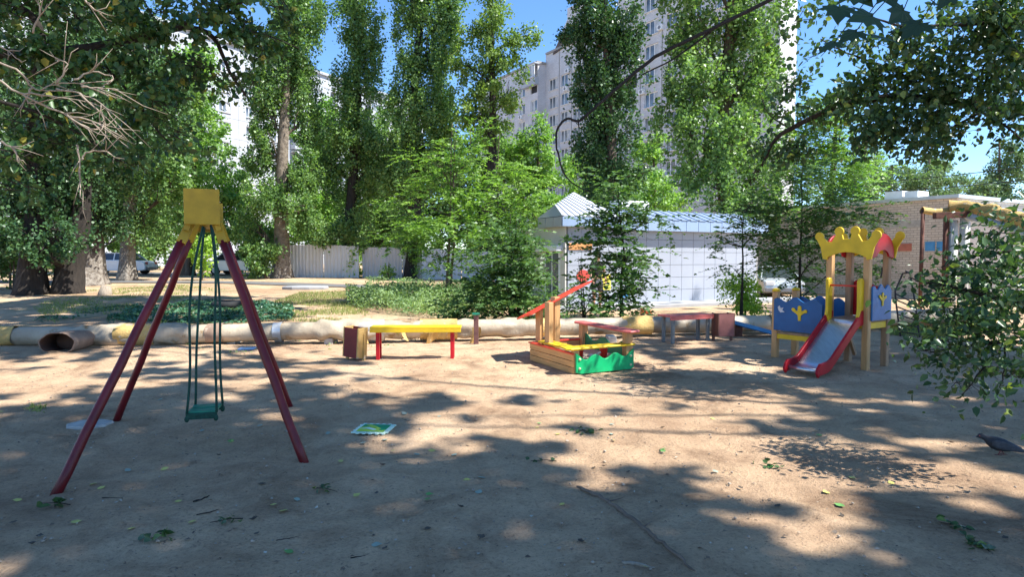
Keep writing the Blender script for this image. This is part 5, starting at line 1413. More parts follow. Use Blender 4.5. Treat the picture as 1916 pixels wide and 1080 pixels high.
far = [
 ('grey-green far tree with forked bare top behind the brick building', 1700, 55, (1745, 250), [(1660, 350, 55, 60, 40), (1720, 345, 55, 50, 40), (1760, 310, 56, 26, 30), (1620, 330, 54, 40, 50)]),
 ('rounded far tree at the right edge above the annexe', 1860, 50, (1870, 260), [(1880, 350, 50, 50, 50), (1900, 290, 50, 36, 36), (1830, 370, 50, 40, 30)]),
 ('low far tree line seen past the brick roof', 1790, 70, (1790, 330), [(1790, 365, 70, 60, 34), (1840, 375, 70, 40, 24)]),
 ('pale feathery tree behind the young elm', 1560, 29, (1565, 200), [(1560, 260, 29, 44, 40), (1590, 320, 29, 50, 50), (1530, 330, 29, 46, 50), (1560, 210, 29, 30, 30), (1600, 380, 29, 36, 24), (1500, 250, 29.5, 46, 44), (1475, 320, 29.5, 36, 46)]),
]
for i, (lb, bx_, D_, tp_, bl) in enumerate(far):
    tree('distant_tree' if i < 3 else 'feathery_tree', lb, bx_, D_, .25, tp_, bl, .2 if i < 3 else .13, .17 if i < 3 else .08, 1.9, 'far' if i < 3 else 'elm', 'bark', style='round' if i < 3 else 'elm', group=None, twigs=2)

# young elms and shrubs, with flat feathery sprays
EG = 'young elm shrubs along the yard'
tree('elm_shrub', 'bright green feathery elm shrub left of centre above the herbs', 838, 21, .07, (850, 230), [
    (760, 365, 21, 46, 26), (820, 300, 21, 34, 36), (850, 350, 21, 60, 40), (780, 420, 20.5, 56, 30), (850, 430, 20.5, 60, 34), (745, 440, 21, 30, 34), (820, 480, 21, 60, 30), (885, 300, 21, 34, 40)],
    .13, .065, 1.15, 'elm', 'bark', style='elm', group=EG, stems=2)
tree('elm_shrub', 'second bright elm shrub with a slim bare stem right of the first', 920, 22, .06, (935, 250), [
    (935, 320, 22, 44, 36), (905, 390, 21.5, 50, 36), (965, 390, 22, 44, 36), (930, 450, 21.5, 60, 30), (985, 340, 22, 26, 30)],
    .13, .065, 1.15, 'elm', 'bark', style='elm', group=EG)
tree('elm_bush', 'dense dark bush behind the sandbox roof', 962, 15.2, .06, (965, 400), [
    (935, 455, 15.2, 46, 34), (968, 470, 15.3, 30, 36), (950, 520, 15, 50, 40), (972, 575, 15, 40, 28), (925, 560, 15, 46, 40), (890, 580, 15.4, 46, 24)],
    .11, .062, 3.0, 'elmd', 'barkd', style='elm', group=EG, stems=3)
tree('elm_sapling', 'dark feathery sapling in front of the kiosk wall', 1165, 16.3, .045, (1158, 350), [
    (1140, 402, 16.3, 40, 16), (1185, 400, 16.2, 46, 15), (1230, 405, 16.4, 30, 10), (1155, 440, 16.3, 34, 20), (1110, 430, 16.4, 22, 16), (1115, 480, 16.3, 26, 26), (1140, 480, 16.3, 24, 24), (1175, 480, 16.1, 24, 26), (1180, 530, 16, 30, 28), (1160, 575, 15.9, 40, 24), (1195, 490, 16.4, 50, 10), (1150, 350, 16.5, 34, 24), (1140, 520, 16.2, 24, 20)],
    .135, .085, 2.6, 'elmd', 'barkd', style='elm', group=EG)
tree('elm_sapling', 'thin spindly sapling beside the round red kiosk sign', 1095, 15.8, .03, (1085, 480), [
    (1075, 545, 15.8, 34, 20), (1105, 560, 15.8, 30, 20), (1060, 580, 15.7, 26, 14), (1210, 540, 16, 22, 12)],
    .095, .052, 1.1, 'elmd', 'barkd', style='elm', group=EG, stems=2)
tree('elm_sapling', 'slim dark-stemmed sapling at the right end of the kiosk', 1388, 15.6, .035, (1394, 385), [
    (1385, 400, 15.6, 34, 26), (1400, 450, 15.6, 28, 20), (1360, 455, 15.6, 22, 14), (1375, 505, 15.5, 20, 10), (1405, 380, 15.7, 36, 30)],
    .105, .058, 1.5, 'elmd', 'barkd', style='elm', group=EG)
tree('lime_bush', 'bright lime-green low bush around the slim kiosk-end stem', 1392, 16.2, .03, (1392, 520), [
    (1385, 545, 16.2, 26, 22), (1405, 560, 16.3, 22, 18), (1380, 570, 16.1, 22, 12), (1400, 530, 16.4, 20, 16)],
    .08, .05, 2.0, 'lime', 'barkd', style='round', stems=3, twigs=1)
tree('elm_sapling', 'young elm with fine foliage standing left of the play tower', 1497, 15.5, .04, (1500, 330), [
    (1500, 330, 15.5, 50, 34), (1462, 395, 15.6, 40, 28), (1540, 390, 15.5, 56, 34), (1510, 440, 15.5, 54, 30), (1465, 480, 15.6, 30, 26), (1530, 480, 15.6, 50, 26), (1475, 520, 15.5, 40, 20), (1590, 420, 15.7, 40, 26), (1620, 500, 15.8, 26, 20)],
    .105, .055, 2.0, 'elmd', 'barkd', style='elm', group=EG, stems=1)
tree('small_bush', 'little bright bush beside the silver car', 376, 33.5, .04, (376, 450), [(376, 480, 33.5, 18, 24), (384, 455, 33.5, 14, 18)], .16, .12, 2.2, 'lime', style='round', stems=2, twigs=1)
tree('small_bush', 'low shrub hiding the gap behind the first whitewashed trunk', 497, 35, .05, (497, 440), [(495, 480, 35, 26, 32), (480, 500, 35, 20, 16)], .16, .13, 2.4, 'poplar', style='round', stems=2, twigs=1)
tree('small_bush', 'light seedling bush against the whitewashed fence', 727, 34, .03, (727, 490), [(727, 505, 34, 11, 13), (722, 515, 34, 10, 7)], .14, .1, 1.6, 'pale', style='round', twigs=1)
tree('small_bush', 'leafy suckers at the foot of the second poplar', 657, 37, .04, (660, 480), [(660, 500, 37, 13, 20), (668, 480, 37, 12, 16)], .15, .12, 2.2, 'lime', style='round', twigs=1)
tree('undergrowth_bush', 'dark undergrowth bush at the far left edge behind the big trunk', 20, 27, .06, (20, 430), [(10, 490, 27, 46, 30), (130, 480, 30, 40, 30), (-60, 470, 27, 50, 50)], .14, .11, 1.8, 'elmd', style='round', stems=2, twigs=1)
tree('undergrowth_bush', 'leafy bush between the brick wall and the white pipes', 1850, 14.5, .05, (1840, 470), [(1860, 560, 14.5, 50, 30), (1790, 580, 14.8, 40, 16), (1900, 520, 14.6, 40, 40)], .08, .05, 1.5, 'elm', style='elm', stems=2, twigs=1)

# far-off wood seen only as one mass behind everything
WB = []
for i in range(34):
    x = -75 + i * 4.6 + rnd.uniform(-1, 1)
    if 12 < x: continue
    y = 62 + rnd.uniform(-3, 3); h = rnd.uniform(2.5, 4.0)
    WB.append(((x, y, h), (3.4, 2.5, h)))
cr = crown_mesh('distant_woods', WB, .34, .28, 1.6, LM['poplar'], None, 'round')
tag(cr, 'band of far shrubbery below the apartment blocks', 'shrubbery', kind='stuff')

# ---- near overhanging trees
def path(mb, pp, r0, r1, seg=9, jit=.0):
    pts = [pix(*q) for q in pp]; out = []
    for i in range(len(pts) - 1):
        for k in range(4):
            p0 = pts[max(i - 1, 0)]; p1 = pts[i]; p2 = pts[i + 1]; p3 = pts[min(i + 2, len(pts) - 1)]; t_ = k / 4
            out.append(.5 * ((2 * p1) + (p2 - p0) * t_ + (2 * p0 - 5 * p1 + 4 * p2 - p3) * t_ ** 2 + (3 * p1 - p0 - 3 * p2 + p3) * t_ ** 3) + Vector((rnd.uniform(-1, 1), rnd.uniform(-1, 1), rnd.uniform(-1, 1))) * jit)
    out.append(pts[-1]); n = len(out)
    mb.tube(out, [r0 + (r1 - r0) * i / (n - 1) for i in range(n)], seg)
    return out

def inner_twigs(wb, mat, T, k=9, r=.006):
    mb = MB()
    for c, rr in wb:
        c = Vector(c)
        for _ in range(k):
            s0 = c + Vector((rnd.gauss(0, .3) * rr[0], rnd.gauss(0, .3) * rr[1], rnd.gauss(0, .3) * rr[2]))
            v_ = Vector(tuple(rdir(1)[0])); e_ = c + Vector((v_.x * rr[0], v_.y * rr[1], v_.z * rr[2]))
            m_ = s0.lerp(e_, .5) + Vector((rnd.gauss(0, .1) * rr[0], rnd.gauss(0, .1) * rr[1], rnd.gauss(0, .1) * rr[2] + .02))
            mb.tube([s0, m_, e_], [r, r * .7, r * .3], 5)
    mb.build('twigs', M[mat], T)
T = thing('overhanging_tree', 'dark broad tree reaching in from the left over the swing with pale dead twigs', 'tree', G(-12.5, 8.5))
mb = MB(); mb.tube([G(-12.5, 8.5, -.2), G(-12.4, 8.6, 1.2), G(-12.0, 8.8, 3.6), G(-11.2, 9.2, 6.5), G(-10.8, 9.5, 10)], [.5, .4, .34, .26, .14], 14); mb.build('trunk', M['barkd'], T)
mb = MB()
j = Vector((-11.6, 9, 5.2))
a = path(mb, [(-60, 100, 9.5), (100, 98, 9.8), (230, 78, 10.2), (310, 58, 10.5), (350, 50, 10.8), (400, 70, 11), (430, 135, 11.2), (460, 180, 11.3)], .085, .02, 9, .008)
mb.tube([j, pix(-60, 100, 9.5)], [.16, .09], 8)
path(mb, [(-60, -60, 9.5), (60, 30, 9.6), (80, 90, 9.5), (60, 140, 9.4)], .07, .02, 8, .01)
path(mb, [(310, 58, 10.5), (400, 20, 10.8), (500, -10, 11)], .035, .01, 6, .01)
path(mb, [(400, 70, 11), (480, 60, 11.4), (560, 90, 11.6)], .025, .006, 6, .01)
path(mb, [(160, 92, 10), (240, 170, 10.3), (300, 250, 10.5), (345, 290, 10.6)], .03, .008, 6, .01)
path(mb, [(-80, 180, 9), (40, 200, 9.2), (150, 250, 9.6), (210, 300, 9.8)], .035, .008, 6, .01)
mb.build('limbs', M['barkd'], T)
dead = [[(-30, 70, 8.2), (15, 95, 8.3), (40, 115, 8.3)], [(-30, 110, 8), (30, 130, 8), (60, 163, 8.1), (75, 168, 8.1), (105, 157, 8.2), (150, 155, 8.3), (210, 150, 8.4)],
        [(-30, 135, 8), (40, 175, 8), (70, 192, 8.1), (120, 213, 8.2), (135, 220, 8.2), (190, 240, 8.3), (240, 275, 8.4)], [(105, 157, 8.2), (125, 120, 8.2), (108, 112, 8.2)], [(105, 165, 8.2), (150, 175, 8.3), (190, 195, 8.3), (218, 232, 8.3)],
        [(135, 220, 8.2), (170, 225, 8.2), (220, 250, 8.3)], [(140, 150, 8.2), (165, 135, 8.3), (205, 140, 8.3), (212, 150, 8.3)], [(120, 213, 8.2), (160, 238, 8.2), (190, 240, 8.3), (195, 222, 8.2)], [(150, 160, 8.3), (180, 165, 8.3), (222, 168, 8.4)],
        [(145, 270, 8.5), (150, 300, 8.5), (148, 340, 8.5), (155, 362, 8.5)], [(155, 300, 8.5), (162, 285, 8.5), (190, 282, 8.5), (210, 290, 8.5), (212, 305, 8.5)], [(0, 265, 8), (25, 280, 8), (35, 305, 8)], [(60, 60, 8.3), (75, 20, 8.3), (68, -5, 8.3)], [(150, -10, 8.4), (175, 15, 8.4), (190, 25, 8.5)],
        [(60, 163, 8.1), (50, 190, 8.1), (75, 192, 8.1)], [(150, 175, 8.3), (185, 210, 8.3), (200, 235, 8.3)], [(40, 175, 8), (90, 178, 8.1), (160, 190, 8.2)]]
for d_ in dead:
    mb = MB(); o_ = path(mb, d_, .014, .004, 6, .012)
    for _ in range(5):
        k_ = rnd.randrange(2, len(o_) - 1); dr = (o_[k_ + 1 if k_ + 1 < len(o_) else k_] - o_[k_ - 1]).normalized()
        e_ = o_[k_] + (dr + Vector((rnd.uniform(-.9, .9), rnd.uniform(-.5, .5), rnd.uniform(-.9, .9)))) * rnd.uniform(.12, .4)
        m_ = o_[k_].lerp(e_, .55) + Vector((rnd.uniform(-.04, .04), 0, rnd.uniform(-.04, .04))); mb.tube([o_[k_], m_, e_], [.007, .005, .002], 5)
    mb.build('dead_twig', M['deadwood'], T)
wb = []
for (px_, py_, dd, rx, ry) in [(80, 20, 9.5, 120, 60), (260, 10, 10, 120, 46), (400, 20, 10.8, 80, 40), (180, 110, 10, 110, 34), (330, 110, 10.6, 80, 34), (470, 70, 11.2, 56, 46), (440, 150, 11.2, 34, 30), (30, 120, 9.4, 70, 44), (60, 220, 9.4, 80, 34), (200, 200, 10, 70, 34), (300, 200, 10.4, 56, 40), (140, 270, 9.8, 60, 24), (30, 300, 9.2, 50, 30), (340, 260, 10.6, 40, 26), (520, 20, 11.4, 34, 30), (30, 350, 9.3, 36, 22), (230, 300, 10.2, 36, 20)]:
    c = pix(px_, py_, dd); k = dd / F; wb.append((tuple(c), (rx * k, .9, ry * k)))
crown_mesh('crown', wb, .11, .09, 1.35, LM['maple'], T, 'round', True)
inner_twigs(wb, 'barkd', T, 8, .009)

T = thing('overhanging_tree', 'dark leafy tree whose limb reaches in from the upper right over the play tower', 'tree', G(9.2, 6.2))
mb = MB(); mb.tube([G(9.2, 6.2, -.2), G(9.1, 6.3, 1.5), G(8.8, 6.5, 3.4), G(8.6, 6.4, 5.5), G(8.6, 6.2, 9)], [.36, .3, .25, .2, .1], 14); mb.build('trunk', M['barkd'], T)
mb = MB()
mb.tube([Vector((8.8, 6.5, 3.2)), pix(1990, 215, 7.6)], [.11, .07], 9)
path(mb, [(1990, 215, 7.6), (1900, 205, 7.7), (1780, 190, 7.9), (1680, 182, 8), (1600, 190, 8.2), (1550, 205, 8.3), (1480, 240, 8.6), (1450, 262, 8.8), (1425, 310, 9)], .07, .018, 9, .008)
path(mb, [(1740, 186, 7.9), (1690, 140, 7.8), (1630, 115, 7.8), (1570, 92, 7.8), (1535, 72, 7.8)], .02, .005, 6, .006)
path(mb, [(1990, 60, 6.8), (1900, 40, 6.9), (1800, 45, 7), (1700, 50, 7.1), (1620, 30, 7.2)], .035, .008, 7, .006)
path(mb, [(1850, 200, 7.7), (1780, 240, 7.6), (1700, 280, 7.7)], .02, .005, 6, .006)
path(mb, [(1800, 190, 7.8), (1880, 235, 7.2), (1920, 270, 7)], .02, .006, 6, .006)
path(mb, [(1480, 240, 8.6), (1440, 215, 8.7), (1420, 170, 8.8)], .012, .004, 6, .006)
mb.build('limbs', M['barkd'], T)
wb = []
for (px_, py_, dd, rx, ry) in [(1800, 40, 7, 90, 36), (1890, 60, 6.8, 70, 46), (1700, 70, 7.2, 70, 26), (1840, 130, 7.5, 80, 40), (1720, 150, 7.8, 74, 26), (1620, 165, 8, 56, 26), (1830, 205, 7.6, 70, 34), (1740, 215, 7.7, 60, 34), (1640, 225, 8, 60, 30), (1560, 200, 8.2, 46, 18), (1700, 265, 7.7, 44, 24), (1610, 262, 8, 34, 16), (1500, 205, 8.5, 36, 16), (1480, 165, 8.6, 30, 16), (1540, 95, 8, 26, 12), (1500, 30, 8.3, 24, 20), (1895, 235, 7.2, 30, 24), (1780, 265, 7.5, 30, 20), (1470, 275, 8.8, 36, 30)]:
    c = pix(px_, py_, dd); k = dd / F; wb.append((tuple(c), (rx * k, .55, ry * k)))
crown_mesh('crown', wb, .078, .058, 2.1, LM['near'], T, 'round', True)
inner_twigs(wb, 'barkd', T, 8, .0045)
# big lobed leaves of a spray hanging close overhead
def maple(s_):
    o_ = []
    for a, r_ in ((-90, .1), (-60, .42), (-38, .3), (-20, .62), (-5, .55), (8, .82), (24, .45), (38, .5), (52, .72), (66, .6), (90, 1.0), (114, .6), (128, .72), (142, .5), (156, .45), (172, .82), (185, .55), (200, .62), (218, .3), (240, .42)):
        o_.append((s_ * r_ * math.cos(R(a)), s_ * r_ * math.sin(R(a))))
    return o_
mb = MB(); rr = random.Random(3)
for (px_, py_, s_) in [(1570, 14, .08), (1600, 60, .075), (1560, 80, .06), (1630, 30, .09), (1660, 70, .085), (1690, 20, .09), (1720, 45, .08), (1750, 5, .08), (1905, 95, .08), (1600, -15, .09), (1660, -20, .09), (1920, 60, .07), (1790, -25, .08)]:
    c = pix(px_, py_, rr.uniform(1.25, 1.5)); n_ = Vector((rr.uniform(-.6, .4), rr.uniform(-.9, -.3), rr.uniform(.3, .9))).normalized(); d_ = Vector((rr.uniform(-1, .2), rr.uniform(-.2, .3), rr.uniform(-1, -.3)))
    v_ = (d_ - n_ * d_.dot(n_)).normalized(); u_ = v_.cross(n_)
    o_ = maple(s_ * .68); mid = len(mb.v); vs = [c] + [c + u_ * x + v_ * y - n_ * .25 * (x * x + y * y) / s_ for x, y in o_]
    mb.add(vs, [(0, i + 1, (i + 1) % len(o_) + 1) for i in range(len(o_))])
    mb.tube([c, c - v_ * .07 + Vector((0, 0, .05))], .0012, 5)
mb.build('close_leaves', LM['close'], T)

T = thing('low_branch_shrub', 'large leafy shrub spray hanging low at the right edge near the camera', 'shrub', G(5.6, 4.6))
mb = MB()
for i in range(4): mb.tube([G(5.6 + .1 * i, 4.6 + .1 * i, -.1), Vector((5.2 - .1 * i, 4.7, .9 + .2 * i)), Vector((4.7 - .1 * i, 4.7, 1.2 + .3 * i))], [.04, .03, .02], 7)
path(mb, [(1960, 560, 4.7), (1880, 560, 4.7), (1800, 540, 4.8), (1740, 530, 4.9), (1700, 520, 5)], .02, .004, 7, .006)
path(mb, [(1960, 650, 4.6), (1880, 640, 4.6), (1800, 650, 4.6), (1740, 660, 4.6)], .018, .004, 7, .006)
path(mb, [(1960, 460, 4.8), (1880, 470, 4.8), (1820, 480, 4.9), (1760, 500, 5)], .016, .004, 7, .006)
path(mb, [(1880, 640, 4.6), (1840, 690, 4.5), (1800, 740, 4.45)], .01, .003, 6, .005)
path(mb, [(1880, 640, 4.6), (1880, 690, 4.5), (1870, 725, 4.5)], .008, .003, 6, .005)
mb.build('limbs', M['barkd'], T)
wb = []
for (px_, py_, dd, rx, ry) in [(1880, 640, 4.6, 60, 40), (1820, 620, 4.6, 56, 34), (1850, 560, 4.7, 60, 40), (1770, 645, 4.6, 46, 24), (1790, 560, 4.8, 50, 30), (1740, 530, 4.9, 36, 24), (1870, 490, 4.8, 50, 34), (1800, 500, 4.9, 44, 22), (1840, 690, 4.5, 40, 24), (1800, 725, 4.45, 24, 14), (1880, 700, 4.5, 34, 20), (1900, 420, 4.8, 30, 34), (1850, 440, 4.9, 36, 20), (1740, 590, 4.8, 30, 20), (1905, 570, 4.5, 30, 60), (1720, 655, 4.7, 18, 10)]:
    c = pix(px_, py_, dd); k = dd / F; wb.append((tuple(c), (rx * k, .3, ry * k)))
crown_mesh('crown', wb, .06, .038, 1.0, LM['near'], T, 'round', True)
inner_twigs(wb, 'barkd', T, 8, .0025)

T = thing('hanging_branch', 'bare black branch sweeping down from the top and curling in a loop', 'branch', pix(1450, -5, 4.2))
mb = MB(); path(mb, [(1620, -90, 4.3), (1450, -5, 4.2), (1330, 55, 4.1), (1240, 98, 4.1), (1195, 130, 4.05), (1140, 178, 4), (1100, 212, 4), (1082, 226, 4), (1062, 222, 4), (1046, 236, 4), (1040, 262, 4), (1046, 295, 4), (1056, 325, 4.02), (1075, 345, 4.05), (1102, 358, 4.1)], .0135, .0035, 9, .003)
path(mb, [(1330, 58, 4.1), (1260, 110, 4.15), (1200, 140, 4.1)], .007, .004, 6, .002)
path(mb, [(1082, 226, 4), (1083, 238, 4)], .006, .003, 6, .0)
mb.build('stem', M['barkd'], T)
for nm, lb, p0, p1 in (('power_cable', 'upper overhead wire at the right above the far trees', (1780, 318, 30), (1960, 292, 26)), ('power_cable', 'lower overhead wire at the right above the far trees', (1800, 338, 30), (1960, 318, 26))):
    T = thing(nm, lb, 'cable', pix(*p0)); a, b_ = pix(*p0), pix(*p1); d_ = b_ - a; a = a - d_ * 1.5; b_ = b_ + d_ * 2
    mb = MB(); mb.tube([a.lerp(b_, i / 12) - Vector((0, 0, .3 * math.sin(math.pi * i / 12))) for i in range(13)], .018, 5); mb.build('wire', M['black'], T)

# ---- tall trees outside the frame whose crowns shade the yard; their gaps let the sun patches through
px_cols = np.array([-200, 0, 200, 400, 600, 800, 1000, 1200, 1400, 1600, 1800, 2000])
rows = np.array([535, 560, 600, 640, 690, 740, 790, 850, 900, 950, 1000, 1080, 1200])
LIT = np.array([
 [.2, .25, .3, .4, 1, 1, 1, 1, 1, 1, 1, 1],
 [.15, .2, .25, .35, 1, 1, 1, 1, 1, .9, .9, .9],
 [.2, .3, .3, .5, .95, 1, 1, .9, .7, .4, .9, .6],
 [.5, .6, .55, .6, 1, 1, 1, .6, .1, .12, .15, .2],
 [.8, .95, .8, .8, .9, 1, 1, 1, .65, .1, .08, .05],
 [.9, .95, .6, .3, .45, .85, .98, .98, .94, .5, .22, .05],
 [.6, .6, .2, .08, .16, .7, .85, .93, .94, .7, .3, .08],
 [.15, .15, .06, .03, .08, .4, .62, .86, .98, 1, .55, .08],
 [.3, .3, .04, .0, .03, .1, .2, .55, .9, 1, .6, .12],
 [.1, .05, .0, .0, .0, .03, .06, .1, .6, .9, .6, .2],
 [0, 0, .0, .0, .0, .0, .0, .04, .5, .3, .4, .1],
 [.1, .1, .0, .0, .0, .0, .0, .0, .0, .05, .2, .1],
 [0, 0, 0, 0, 0, 0, 0, 0, 0, 0, 0, 0]])
def lit_at(X, Y):
    yy = np.maximum(Y, .6); x = 958 + X / yy * F; y = 482 + (CAMH - gz(X, yy)) * F / yy
    ci = np.clip(np.interp(x, px_cols, np.arange(len(px_cols))), 0, len(px_cols) - 1.001); ri = np.clip(np.interp(y, rows, np.arange(len(rows))), 0, len(rows) - 1.001)
    c0 = ci.astype(int); r0 = ri.astype(int); u = ci - c0; v = ri - r0
    return (LIT[r0, c0] * (1 - u) + LIT[r0, c0 + 1] * u) * (1 - v) + (LIT[r0 + 1, c0] * (1 - u) + LIT[r0 + 1, c0 + 1] * u) * v
def shade_field(X, Y):
    a = .22 * vnoise(X * 1.2 + 40, Y * 1.0 + 9, 31) + .34 * vnoise(X * 2.4 + Y * .8, Y * 3.0, 32) + .3 * vnoise(X * 5.5, Y * 5.5, 34) + .18 * vnoise(X * .5, Y * .5, 33)
    return a
q = NR.uniform(-12, 12, (20000, 2)); qs = np.sort(shade_field(q[:, 0], q[:, 1] + 12))
def uni(a): return np.searchsorted(qs, a) / len(qs)
n = 800000
X = NR.uniform(-17, 9, n); Y = NR.uniform(-1.5, 24, n)
keep = (np.abs(X) < .95 * np.maximum(Y, 0) + 2.5)
X, Y = X[keep], Y[keep]
dens = n / (26 * 25.5)
u = uni(shade_field(X, Y)); lit = lit_at(X, Y)
shaded = u > lit * 1.06 - .03
wantd = 5.5 / .0125                      # leaves per square metre of shade
keep = shaded & (NR.random(len(X)) < wantd / dens)
X, Y = X[keep], Y[keep]
H = np.where(Y > 13, np.maximum(12, .5 * Y + 3), 11.5) + NR.uniform(-1.4, 1.4, len(X)) + 1.5 * vnoise(X * .3, Y * .3, 40)
sx, sy = SUNV.x / SUNV.z, SUNV.y / SUNV.z
LP = np.stack([X + sx * H, Y + sy * H, H], 1)
LP[:, :2] += NR.normal(size=(len(X), 2)) * .03
LN = nrm(np.array(SUNV)[None] * 1.0 + NR.normal(size=(len(X), 3)) * .3); LD = rdir(len(X)); LD = nrm(LD - LN * np.sum(LD * LN, 1, keepdims=True))
trk = [(9.5, -4.0, 'tall shade tree behind the camera on the right'), (13.2, 3.5, 'tall shade tree just outside the right edge'), (17.0, 11.8, 'tall shade tree to the right of the play tower outside the view'), (-15.5, 15.5, 'tall shade tree outside the left edge beyond the swing')]
D2 = np.stack([np.hypot(LP[:, 0] - x, LP[:, 1] - y) - (3 if i == 3 else 0) for i, (x, y, _) in enumerate(trk)], 1)
own = np.argmin(D2, 1)
for i, (x, y, lb) in enumerate(trk):
    sel = own == i
    if sel.sum() < 50: continue
    T = thing('shade_tree', lb, 'tree', G(x, y), 0, 'tall shade trees around the yard')
    mb = MB(); mb.tube([G(x, y, -.2), G(x, y, 1.0), G(x, y, 6), G(x + .2, y + .2, 11), G(x + .2, y, 15)], [.5, .38, .3, .2, .08], 14); mb.build('trunk', M['bark'], T)
    mb = MB(); pts = LP[sel]
    for k in range(16):
        e = Vector(pts[rnd.randrange(len(pts))]); limb(mb, Vector((x, y, rnd.uniform(7, 10.5))), e, .07, .015, .06, 7, 6)
    mb.build('limbs', M['bark'], T)
    V, Fq = leaf_arrays(LP[sel], LD[sel], LN[sel], .17 * NR.uniform(.7, 1.2, sel.sum()), .15, False)
    np_mesh('crown', V, Fq, LM['poplard'], T)

# ------------------------------------------------------------ ground cover
def gleaves(name, label, cat, poly, per_m2, hmax, L, W, lm, clump=1.2, flat=.5, thr=.35, seed=50):
    P = np.array([tuple(gpix(*q).xy) for q in poly]); lo = P.min(0); hi = P.max(0)
    n = int(per_m2 * (hi[0] - lo[0]) * (hi[1] - lo[1])); X = NR.uniform(lo[0], hi[0], n); Y = NR.uniform(lo[1], hi[1], n)
    ins = np.zeros(n, bool)
    for i in range(len(P)):
        (x0, y0), (x1, y1) = P[i], P[i - 1]
        c = ((y0 > Y) != (y1 > Y)) & (X < (x1 - x0) * (Y - y0) / (y1 - y0 + 1e-12) + x0); ins ^= c
    nz = .65 * vnoise(X * clump, Y * clump, seed) + .35 * vnoise(X * clump * 3, Y * clump * 3, seed + 1)
    ins &= nz > thr
    X, Y, nz = X[ins], Y[ins], nz[ins]
    hh = hmax * np.clip((nz - thr) * 2.6, .15, 1)
    Z = gz(X, Y) + hh * NR.random(len(X)) ** .7 + .01
    D = rdir(len(X)); D[:, 2] = np.abs(D[:, 2]) * (1 - flat) + .05; N = nrm(NR.normal(size=(len(X), 3)) * .5 + np.array([0, 0, 1.0]))
    k = NR.uniform(.6, 1.25, len(X))
    V, Fq = leaf_arrays(np.stack([X, Y, Z], 1), D, N, L * k, W * k)
    o = np_mesh(name, V, Fq, LM[lm]); return tag(o, label, cat, kind='stuff')
def blades(name, label, poly, per_m2, h, lm='grass', clump=1.0, thr=.4, seed=60, w=.012):
    P = np.array([tuple(gpix(*q).xy) for q in poly]); lo = P.min(0); hi = P.max(0)
    n = int(per_m2 * (hi[0] - lo[0]) * (hi[1] - lo[1])); X = NR.uniform(lo[0], hi[0], n); Y = NR.uniform(lo[1], hi[1], n)
    ins = np.zeros(n, bool)
    for i in range(len(P)):
        (x0, y0), (x1, y1) = P[i], P[i - 1]
        c = ((y0 > Y) != (y1 > Y)) & (X < (x1 - x0) * (Y - y0) / (y1 - y0 + 1e-12) + x0); ins ^= c
    nz = .6 * vnoise(X * clump, Y * clump, seed) + .4 * vnoise(X * clump * 3.3, Y * clump * 3.3, seed + 1)
    ins &= nz > thr + NR.normal(size=n) * .04
    X, Y = X[ins], Y[ins]; m_ = len(X)
    D = NR.normal(size=(m_, 3)) * .45; D[:, 2] = 1; N = rdir(m_); N[:, 2] *= .2
    k = NR.uniform(.5, 1.3, m_)
    V, Fq = leaf_arrays(np.stack([X, Y, gz(X, Y) - .01], 1), D, N, h * k, w)
    return tag(np_mesh(name, V, Fq, LM[lm]), label, 'grass', kind='stuff')
gleaves('ivy', 'dark glossy ivy ground cover behind the pipe at left', 'ground cover', [(250, 606), (200, 595), (260, 578), (380, 566), (480, 568), (550, 580), (545, 600), (420, 608)], 420, .14, .085, .075, 'ivy', .9, .6, .28, 50)
gleaves('ivy', 'thin trailing ground cover under the left trees', 'ground cover', [(60, 604), (90, 588), (250, 570), (300, 590), (230, 606)], 180, .08, .07, .06, 'ivy', 1.1, .6, .5, 53)
gleaves('herbs', 'tall weedy herbs in the sun behind the yellow bench', 'herbs', [(645, 566), (690, 545), (800, 546), (905, 552), (960, 575), (940, 597), (830, 600), (740, 590), (650, 575)], 700, .6, .085, .042, 'herb', 1.0, .2, .3, 55)
gleaves('herbs', 'small weeds sprouting at the pipe foot', 'weeds', [(300, 664), (370, 640), (480, 650), (520, 640), (800, 637), (900, 640), (905, 646), (780, 648), (340, 668)], 160, .06, .05, .03, 'herb', 2.2, .4, .62, 57)
blades('grass', 'sparse sunlit grass on the open ground by the herbs', [(520, 600), (500, 570), (560, 548), (700, 545), (680, 575), (700, 598), (600, 606)], 420, .1, thr=.42, seed=61)
blades('grass', 'thin grass under the left trees', [(100, 606), (60, 575), (150, 545), (330, 533), (440, 545), (300, 570), (200, 600)], 260, .1, thr=.5, seed=63)
blades('grass', 'bright grass strip behind the play tower ladder', [(1655, 628), (1650, 602), (1780, 598), (1860, 610), (1820, 640), (1740, 632)], 900, .12, thr=.3, seed=65)
blades('grass', 'weedy edge along the kiosk apron', [(1200, 600), (1240, 594), (1480, 590), (1480, 600), (1300, 606)], 200, .08, thr=.5, seed=67)
blades('grass', 'small grass tuft on the sunlit earth at left', [(42, 772), (60, 762), (88, 764), (84, 776)], 1500, .06, clump=3, thr=.42, seed=69)

